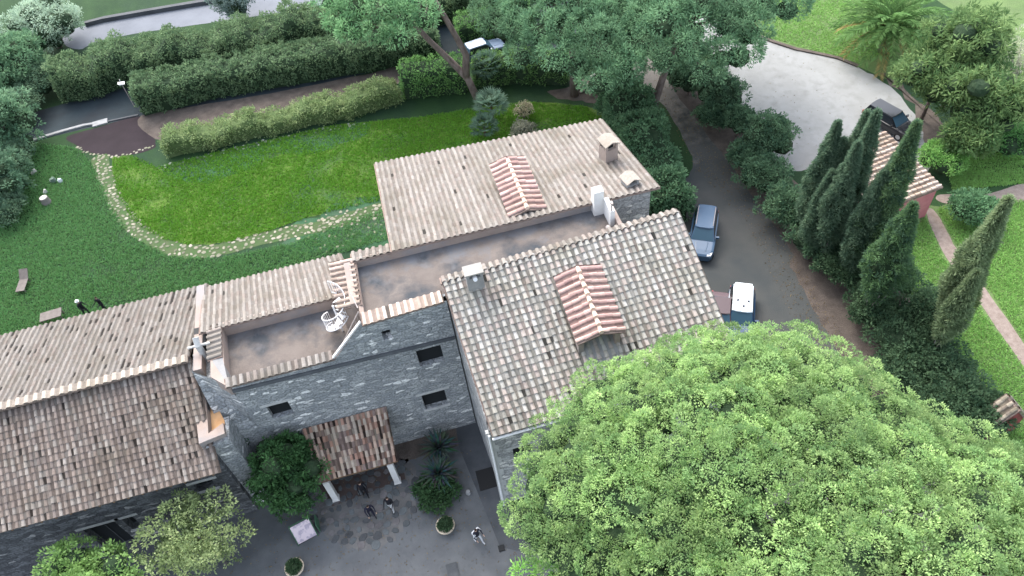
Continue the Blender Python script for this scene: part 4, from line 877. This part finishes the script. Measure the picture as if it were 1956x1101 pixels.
bush(1000,212,.8,1.4,'withered brownish shrub right of the fan palms',(.14,.13,.08),(.24,.22,.14),n=6,per=8,nl=16)
bush(1000,250,1.1,1.0,'low grey brown shrub behind the back roof',(.09,.1,.07),(.17,.17,.12),n=8,per=10)
# ================================================================ HUTS
A=np.array(g(1690,250,3.0)); B=np.array(g(1802,358,3.)); d=(B-A)/np.linalg.norm(B-A); q=np.array([d[1],-d[0]]); 
if (np.array(g(1700,400,3.))-B)@q<0: q=-q
wd=5.2; D_=A+q*wd; C_=B+q*wd
hb=(A+B+C_+D_)/4; t=thing('hut','small pink hut with a striped tile roof behind the cypresses','hut',(hb[0],hb[1],0))
i_=lambda p,o=.3:(p+(hb-p)/np.linalg.norm(hb-p)*o)
mb=MB(); mb.prism([i_(A),i_(B),i_(C_),i_(D_)],0,[2.85,2.85,2.3,2.3]); mb.build('wall',M['pink'],t,base=(hb[0],hb[1],0))
mb=MB(); tiles(mb,(*D_,2.45),(*C_,2.45),(*A,3.0),(*B,3.0),.42,.4,[(.5,.42,.35),(.55,.46,.39),(.46,.35,.28)],0,lift=.05,wcov=.5,pandark=.4); mb.build('roof',T_,t,base=(hb[0],hb[1],0))
mb=MB(); bc=(B+C_)/2-q*.4; mb.box((bc[0]-d[0]*.31,bc[1]-d[1]*.31,.02),(.12,.9,1.95),math.atan2(d[1],d[0])); mb.build('door',M['wood'],t,base=(hb[0],hb[1],0))
# maroon shed at the right edge
s0=g3(1946,784,2.7); sh=thing('shed','maroon walled shed with an old tiled gable at the right edge','shed',(s0[0],s0[1]+1.5,0),0)
mb=MB(); V=[(-.9,-1.5,0),(.9,-1.5,0),(.9,-1.5,1.5),(0,-1.5,2.7),(-.9,-1.5,1.5)]; V2=[(a,b+1.0,c) for a,b,c in V]; mb.hull8(V,V2); mb.build('wall',M['maroonwall'],sh)
mb=MB()
for s in (-1,1): tiles(mb,(s*1.05,-1.58,1.36),(s*1.05,-.4,1.36),(0,-1.58,2.78),(0,-.4,2.78),.34,.38,[(.3,.26,.2),(.38,.33,.26),(.25,.21,.17)],.1)
mb.build('roof',T_,sh)
p=g(1888,818); mb=MB(); mb.lathe((p[0],p[1],0),[(.001,0),(.4,0),(.55,.3),(.35,.7),(.001,.8)],9,(.3,.33,.35)); mb.lathe((p[0]+.8,p[1]+.3,0),[(.001,0),(.35,0),(.4,.3),(.001,.55)],8,(.6,.62,.64)); tag(mb.build('covered_heap',M['person'],base=(p[0],p[1],0)),'grey sheeted heap beside the maroon shed','heap')
# pale log heap in the shade
p=g(1135,165); mb=MB()
for k in range(26):
    x,y=random.gauss(0,.75),random.gauss(0,.5); z=.12+max(0,.5-abs(x)*.4)*random.random(); a=random.random()*3; L=random.uniform(.2,.45); c=random.choice([(.4,.36,.32),(.28,.22,.2),(.5,.47,.44),(.2,.16,.15)])
    mb.tube([(p[0]+x-L*math.cos(a),p[1]+y-L*math.sin(a),z),(p[0]+x+L*math.cos(a),p[1]+y+L*math.sin(a),z+.1)],random.uniform(.08,.15),7,c)
tag(mb.build('log_pile',M['person'],base=(p[0],p[1],0)),'pile of pale cut logs in the shade by the tall pine','log pile')
# ================================================================ LAWN THINGS
p=g(90,388); mb=MB(); mb.lathe((p[0],p[1],0),[(.001,0),(.42,0),(.36,.3),(.34,.62),(.001,.63)],14,(.2,.18,.17)); mb.lathe((p[0],p[1],.632),[(.001,0),(.3,0),(.29,.012),(.001,.014)],14,(.55,.53,.48)); tag(mb.build('tree_stump',M['person'],base=(p[0],p[1],0)),'grey stump with a pale cut top on the left lawn','stump')
for px,py,r,c,lab in ((66,331,.32,(.42,.42,.38),'pale flat rock under the left trees'),(102,347,.36,(.14,.2,.16),'dark mossy rock on the left lawn'),(116,348,.25,(.5,.55,.56),'small pale rock touching the mossy rock'),(88,369,.2,(.5,.5,.46),'small pale stone just behind the stump')):
    p=g(px,py); mb=MB(); stone(mb,p,r,0,c,.28); stone(mb,(p[0]+.05,p[1]),r*.7,.1,c,.3); tag(mb.build('rock',M['person'],base=(p[0],p[1],0)),lab,'rock','rocks on the left lawn')
def chair(px,py,rz,lab):
    p=g(px,py); t=thing('garden_lounger',lab,'lounger',(p[0],p[1],0),rz)
    mb=MB(); mb.hull8([(-.33,-.9,.32),(.33,-.9,.32),(.33,.3,.36),(-.33,.3,.36)],[(-.33,-.9,.36),(.33,-.9,.36),(.33,.3,.4),(-.33,.3,.4)]); mb.build('seat',M['greywood'],t)
    mb=MB(); mb.hull8([(-.33,.3,.36),(.33,.3,.36),(.33,.95,.82),(-.33,.95,.82)],[(-.33,.28,.4),(.33,.28,.4),(.33,.93,.86),(-.33,.93,.86)]); mb.build('backrest',M['greywood'],t)
    for x,y in ((-.28,-.8),(.28,-.8),(-.28,.3),(.28,.3)): mb=MB(); mb.box((x,y,0),(.06,.06,.34)); mb.build('leg',M['greywood'],t)
chair(49,545,math.radians(-8),'grey wooden lounger alone on the left lawn')
p=g(106,612); t=thing('garden_table','low grey brown wooden table against the back eave of the low wing','table',(p[0],p[1],0),math.radians(4))
mb=MB(); mb.box((0,0,.62),(1.5,.85,.06)); mb.build('tabletop',M['greywood'],t)
for x,y in ((-.65,-.35),(.65,-.35),(-.65,.35),(.65,.35)): mb=MB(); mb.box((x,y,0),(.07,.07,.62)); mb.build('leg',M['greywood'],t)
# flood lamp on hedge, pole
p=g(232,160,2.6); t=thing('hedge_lamp','white lamp on a stake at the end of the trimmed hedge','lamp',(p[0],p[1],0))
mb=MB(); mb.tube([(0,0,0),(0,0,2.5)],.04,6); mb.build('pole',M['iron'],t)
mb=MB(); mb.hull8([(-.22,-.12,2.5),(.22,-.12,2.5),(.22,.12,2.5),(-.22,.12,2.5)],[(-.3,-.15,2.68),(.3,-.2,2.6),(.3,.15,2.68),(-.3,.15,2.72)]); mb.tube([(-.05,0,2.65),(0,.05,3.0)],.03,5); mb.build('lamp_head',M['white'],t)
p=g(459,33); q=g3(444,-12,3.5); mb=MB(); mb.tube([(p[0],p[1],0),q],[.13,.1],8); tag(mb.build('wooden_pole',M['lintel'],base=(p[0],p[1],0)),'pale leaning pole beside the top road','pole')
# ================================================================ CARS
def car(px,py,z,rz,lab,cbody,croof,L=4.4,W=1.82,Hh=1.55,suv=True,beacons=False,rails=False,scol=None):
    p=g(px,py,z); t=thing('parked_car',lab,'car',(p[0],p[1],0),rz,'cars parked around the farmhouse')
    paint=mat('car_paint',cbody,rough=.32,spec=.5,coat=.5); rp=mat('roof_paint',croof,rough=.32,spec=.5,coat=.4)
    l=L/2; w_=W/2; zb=.28; zs=Hh*.6
    # lower body, nose toward -y ; stations: y, half width, z of shoulder
    st=[(-l,w_*.72,zs*.72),(-l+.12,w_*.86,zs*.82),(-l+.5,w_*.97,zs*.9),(-l+1.2,w_,zs*.98),(-.2,w_,zs),(l*.55,w_,zs*1.02),(l-.35,w_*.96,zs*1.02),(l-.08,w_*.88,zs*.98),(l,w_*.8,zs*.9)]
    V=[];k=10
    for y,hw,zz in st:
        V+=[(-hw*.9,y,zb),(-hw,y,zb+.14),(-hw,y,zz-.2),(-hw*.95,y,zz-.05),(-hw*.8,y,zz),(hw*.8,y,zz),(hw*.95,y,zz-.05),(hw,y,zz-.2),(hw,y,zb+.14),(hw*.9,y,zb)]
    Fc=[(i*k+j,(i+1)*k+j,(i+1)*k+(j+1)%k,i*k+(j+1)%k) for i in range(len(st)-1) for j in range(k)]; Fc+=[tuple(range(k)),tuple(range((len(st)-1)*k,len(st)*k))[::-1]]
    mb=MB(); mb.add(V,Fc); body=mb.build('body',paint,t,smooth=False)
    # bonnet crease lines
    mb=MB(); 
    for s in (-1,1): mb.tube([(s*.34,-l+.35,zs*.875+.01),(s*.42,-l+1.15,zs*.98+.008)],.02,4)
    mb.build('bonnet_crease',paint,body)
    # cabin
    yf0,yf1=-l+1.25,-l+1.95; yb1,yb0=(l-.35,l-.12) if suv else (l-1.0,l-.45); hb_,ht=w_*.88,w_*.7; z0,z1=zs-.02,Hh-.06
    b=[(-hb_,yf0,z0),(hb_,yf0,z0),(hb_,yb0,z0),(-hb_,yb0,z0)]; tp=[(-ht,yf1,z1),(ht,yf1,z1),(ht,yb1,z1),(-ht,yb1,z1)]
    mb=MB(); mb.hull8(b,tp); mb.build('pillars',paint,t)
    def inset(a,b_,c,d,n,f=.08,o=.012):
        a,b_,c,d=[np.array(v,float) for v in (a,b_,c,d)]; cc=(a+b_+c+d)/4; n=np.array(n,float); return [tuple(v+(cc-v)*f+n*o) for v in (a,b_,c,d)]
    mb=MB(); mb.quad(*inset(b[0],b[1],tp[1],tp[0],(0,-.7,.7))); mb.build('windscreen',M['carglass'],t)
    mb=MB(); mb.quad(*inset(b[2],b[3],tp[3],tp[2],(0,.9,.4))); mb.build('rear_window',M['carglass'],t)
    for s,(i,j) in ((1,(1,2)),(-1,(0,3))): mb=MB(); mb.quad(*inset(b[i],b[j],tp[j],tp[i],(s,0,.3),.1)); mb.build('side_window',M['glass'],t)
    mb=MB(); r=[(-ht*1.02,yf1-.03,z1),(-ht*.5,yf1-.1,z1),(ht*.5,yf1-.1,z1),(ht*1.02,yf1-.03,z1),(ht*1.02,yb1,z1),(ht*.5,yb1+.06,z1),(-ht*.5,yb1+.06,z1),(-ht*1.02,yb1,z1)]
    mb.hull8(r,[(x*.93,y*.97+.02,z1+.06) for x,y,_ in r]); rf=mb.build('roof',rp,t)
    if rails:
        for s in (-1,1): mb=MB(); mb.tube([(s*ht*.92,yf1+.2,z1+.05),(s*ht*.92,yf1+.35,z1+.12),(s*ht*.92,yb1-.3,z1+.12),(s*ht*.92,yb1-.15,z1+.05)],.025,6); mb.build('roof_rail',M['iron'],rf)
    if beacons:
        for x,y in ((-.32,.1),(.36,.1),(.06,.55)): mb=MB(); mb.lathe((x,-y+ .6,z1+.058),[(.001,0),(.075,0),(.06,.09),(.001,.1)],10); mb.build('beacon',M['beacon'],rf)
        mb=MB(); mb.box((0,yb1+.02,z1-.0),(ht*1.7,.16,.08)); mb.build('spoiler',rp,rf)
    for sx in (-1,1):
        for y in (-l+.82,l-.85):
            wv=thing('wheel',None,None,(sx*(w_-.1),y,.33)); wv.parent=t
            mb=MB(); mb.tube([(-.11,0,0),(.11,0,0)],.33,18); mb.build('tyre',M['rubber'],wv)
            mb=MB(); mb.tube([(-.115,0,0),(.115,0,0)],.2,12); mb.build('rim',M['rim'],wv)
        mb=MB(); mb.hull8([(sx*w_*.5,-l-.0,zs*.55),(sx*w_*.8,-l+.08,zs*.55),(sx*w_*.86,-l+.3,zs*.6),(sx*w_*.5,-l+.1,zs*.6)],[(sx*w_*.5,-l+.02,zs*.78),(sx*w_*.8,-l+.08,zs*.8),(sx*w_*.88,-l+.36,zs*.88),(sx*w_*.5,-l+.12,zs*.84)]); mb.build('headlight',M['lampclear'],t)
        mb=MB(); mb.box((sx*w_*.78,l-.03,zs*.62),(.2,.1,.28)); mb.build('taillight',M['lampred'],t)
        mb=MB(); mb.box((sx*(w_+.08),yf0+.35,zs+.02),(.22,.12,.16)); mb.build('wing_mirror',paint,t)
    return t
M['carglass']=mat('windscreen_glass',(.04,.085,.12),rough=.25,spec=.35); M['beacon']=mat('beacon',(.05,.05,.07),rough=.3)
car(1342,448,.5,math.radians(4),'blue grey estate car with roof rails parked beside the wing','',(0,0,0)) if 0 else None
car(1343,450,.5,math.radians(-30),'blue grey off road car parked highest along the wing wall',(.035,.08,.14),(.055,.1,.165),4.5,1.85,1.7,rails=True)
car(1414,606,.5,math.radians(-28),'white roofed dark blue car half under the huge pine',(.015,.05,.11),(.75,.82,.84),4.5,1.8,1.6,beacons=True)
car(1374,612,.4,math.radians(-28),'dark red car squeezed between the wing and the white roofed car',(.05,.008,.012),(.035,.006,.01),4.2,1.7,1.45,suv=False)
car(1702,234,.5,math.radians(20),'black car parked on the pale gravel behind the cypresses',(.006,.007,.01),(.008,.01,.014),4.4,1.8,1.5)
car(925,96,.5,math.radians(100),'pale blue car mostly hidden behind the hedge on the lane',(.13,.18,.26),(.2,.26,.34),4.0,1.75,1.5)
# ================================================================ PEOPLE
def person(px,py,face,lab,top,legs,hat=None,skin=(.45,.3,.23),lean=0.,arm=(25,40),stride=.16,shoe=(.02,.02,.02)):
    p=g(px,py); V=[];E=[];Rr=[]
    def v(co,r,par=None):
        V.append(co);Rr.append(r); 
        if par is not None:E.append((par,len(V)-1))
        return len(V)-1
    pel=v((0,0,.93),.14); ab=v((0,-lean*.1,1.1),.125,pel); chst=v((0,-lean*.25,1.33),.15,ab); nk=v((0,-lean*.35,1.5),.06,chst); hd=v((0,-lean*.45,1.6),.085,nk); cr=v((0,-lean*.5,1.72),.08,hd)
    for s in (-1,1):
        sh=v((s*.19,-lean*.28,1.42),.065,chst); a=math.radians(arm[0]); el=v((s*.26,-lean*.3-.1*math.sin(a),1.15),.045,sh); b=math.radians(arm[1]); wr=v((s*.24,-lean*.3-.26*math.sin(b)-.03,1.15-.25*math.cos(b)),.032,el)
        hnd=v((s*.235,-lean*.3-.34*math.sin(b)-.03,1.15-.33*math.cos(b)),.035,wr)
        for q in (-.02,0,.02): v((s*.235+q,-lean*.3-.43*math.sin(b)-.03,1.15-.42*math.cos(b)),.01,hnd)
        hp=v((s*.1,0,.88),.1,pel); kn=v((s*.11,-s*stride*.6-.02,.48),.068,hp); an=v((s*.11,-s*stride+.02,.09),.045,kn); v((s*.12,-s*stride-.14,.045),.042,an)
    me=bpy.data.meshes.new('person'); me.from_pydata(V,E,[]); o=bpy.data.objects.new('tmp',me); SC.collection.objects.link(o)
    md=o.modifiers.new('s','SKIN'); 
    if not me.skin_vertices: me.skin_vertices.new()
    for i,sv in enumerate(me.skin_vertices[0].data): sv.radius=(Rr[i],Rr[i]*.85); sv.use_root=(i==0)
    o.modifiers.new('u','SUBSURF').levels=2
    dg=bpy.context.evaluated_depsgraph_get(); m2=bpy.data.meshes.new_from_object(o.evaluated_get(dg)); bpy.data.objects.remove(o)
    m2.name='person'
    ca=m2.color_attributes.new('tint','FLOAT_COLOR','CORNER'); 
    for f in m2.polygons:
        z=f.center.z; x=abs(f.center.x)
        c=shoe if z<.1 else legs if z<.92 else top
        if z>1.49: c=skin
        if z>1.63 or (z>1.54 and f.center.y>-lean*.45+.03): c=hat or (.03,.02,.015)
        if x>.2 and z<1.0 and z>.7 and x<.3 and f.center.y<-.12: c=skin
        for li in f.loop_indices: ca.data[li].color=(*c,1)
        f.use_smooth=True
    m2.materials.append(M['person']); b=bpy.data.objects.new('person',m2); SC.collection.objects.link(b); b.location=(p[0],p[1],.02); b.rotation_euler=(0,0,math.radians(face))
    tag(b,lab,'person')
    if hat: 
        mb=MB(); mb.lathe((0,-lean*.5,1.69),[(.001,0),(.15,0),(.15,.02),(.1,.03),(.09,.12),(.001,.13)],14,hat); mb.build('hat',M['person'],b)
    return b
BK=(.012,.012,.016)
person(699,947,10,'person in black under the porch eave facing out',BK,BK,None,arm=(30,70))
person(712,987,20,'person in dark clothes standing on the flagstones behind the board',(.015,.015,.03),(.015,.015,.03),None,arm=(20,60),lean=.3)
person(750,975,-15,'person in a black jacket and pale trousers on the flagstones',BK,(.5,.5,.5),None,arm=(45,80))
w4=person(915,1035,30,'person in black and white walking alone near the paved strip',(.02,.02,.03),(.55,.56,.58),None,arm=(30,50),shoe=(.6,.6,.6),stride=.24)
mb=MB(); mb.hull8([(-.3,-.1,1.2),(-.2,.2,1.2),(.3,.2,1.2),(.32,-.05,1.2)],[(-.24,-.06,1.4),(-.2,.14,1.42),(.22,.14,1.42),(.24,-.04,1.4)],(.62,.64,.66)); mb.build('shoulder_bag',M['person'],w4)
w5=person(170,604,60,'person with a white cap and black top behind the low wing',BK,(.02,.02,.025),(.65,.66,.66),arm=(40,80))
person(204,596,-30,'person all in black on the lawn beside the one in the white cap',BK,BK,None,arm=(50,90),stride=.2)
# ================================================================ GRASS
def grass(polys,n,c1,c2,excl=(),Lb=.2):
    out=[]
    for poly,k in zip(polys,n):
        P=scatter(G(poly),k)
        for e in excl: P=P[~inpoly(P,e)]
        out.append(P)
    P=np.concatenate(out); m=len(P); nz=(np.sin(P[:,0]*1.3+np.sin(P[:,1]*.9)*2)+np.sin(P[:,1]*1.7+P[:,0]*.5)+np.sin(P[:,0]*.37)*1.5)
    keep=RNG.uniform(-3,1.5,m)<nz+1.6; P=P[keep]; m=len(P)
    P3=np.column_stack([P,np.full(m,.0)]); P3=np.repeat(P3,3,0); P3[:,:2]+=RNG.normal(size=(len(P3),2))*.06; D=unit(len(P3))*np.array([1,1,.3])+np.array([.3,.2,.75])
    f=RNG.random(len(P3))[:,None]; cols=2.7*np.array(c1)*(1-f)+np.array(c2)*f
    mb=MB(); mb.arr(*leaves(P3,D,Lb*RNG.uniform(.6,1.4,len(P3)),.05,cols)); return mb
pathex=[[tuple(p) for p in G([(120,262),(268,222),(330,245),(295,262),(292,290),(225,302),(160,296)])]]
mb=grass([ISLAND],[42000],(.045,.125,.013),(.12,.225,.03),pathex,.17); tag(mb.build('grass',M['gpatch']),'vivid green grass of the lawn inside the stone path','grass',kind='stuff')
_l=[np.array(p) for p in G(PATH)]
LL=[(0,300),(75,275),(150,285),(180,320),(195,355),(215,400),(250,450),(320,490),(420,495),(560,465),(640,430),(740,400),(752,455),(650,485),(390,555),(0,650),(-40,660),(-40,300)]
mb=grass([LL],[36000],(.048,.12,.042),(.125,.225,.082),pathex,.19); tag(mb.build('grass',M['gpatch']),'rough green grass of the left lawn outside the stone path','grass',kind='stuff')
RR=[(1790,400),(1860,380),(1960,385),(1960,860),(1900,840),(1880,760),(1790,640),(1720,520),(1740,440)]
bp_=[tuple(p) for p in G([(1765,412),(1790,402),(1835,480),(1900,570),(1985,690),(1960,710),(1870,590),(1800,492)])]
mb=grass([RR,[(1450,-10),(1740,-30),(1700,100),(1640,122),(1560,100),(1455,68)],[(1800,280),(1960,300),(1960,350),(1820,365)]],[22000,9000,6000],(.1,.2,.05),(.2,.31,.1),[bp_],.15); tag(mb.build('grass',M['gpatch']),'light green grass round the brick footpath and the palm','grass',kind='stuff')
# low edging of the lot lawn
kerb('lawn_edging',[(1440,68),(1480,82),(1520,95),(1560,103),(1600,112),(1640,128)],.35,.12,'soil')


# fallen leaves and pine needles on the paved ground
P=np.concatenate([scatter(G([(1240,120),(1300,200),(1400,330),(1530,505),(1660,720),(1560,700),(1420,420),(1330,330),(1270,205)]),1500),scatter(G([(430,985),(600,900),(900,860),(1000,1060),(1150,1130),(700,1200),(300,1180)]),1300),scatter(G([(1395,150),(1500,90),(1600,118),(1735,210),(1775,290),(1640,400),(1500,300)]),160)])
D=unit(len(P))*np.array([1,1,.12]); cc=np.array([.12,.085,.045])+RNG.random((len(P),1))*np.array([.12,.1,.05])
mb=MB(); mb.arr(*leaves(np.column_stack([P,np.full(len(P),.03)]),D,.11*RNG.uniform(.5,1.4,len(P)),.05,cc)); tag(mb.build('fallen_leaves',M['gpatch']),'dry leaves scattered over the driveway, the courtyard and the parking lot','leaves',kind='stuff')
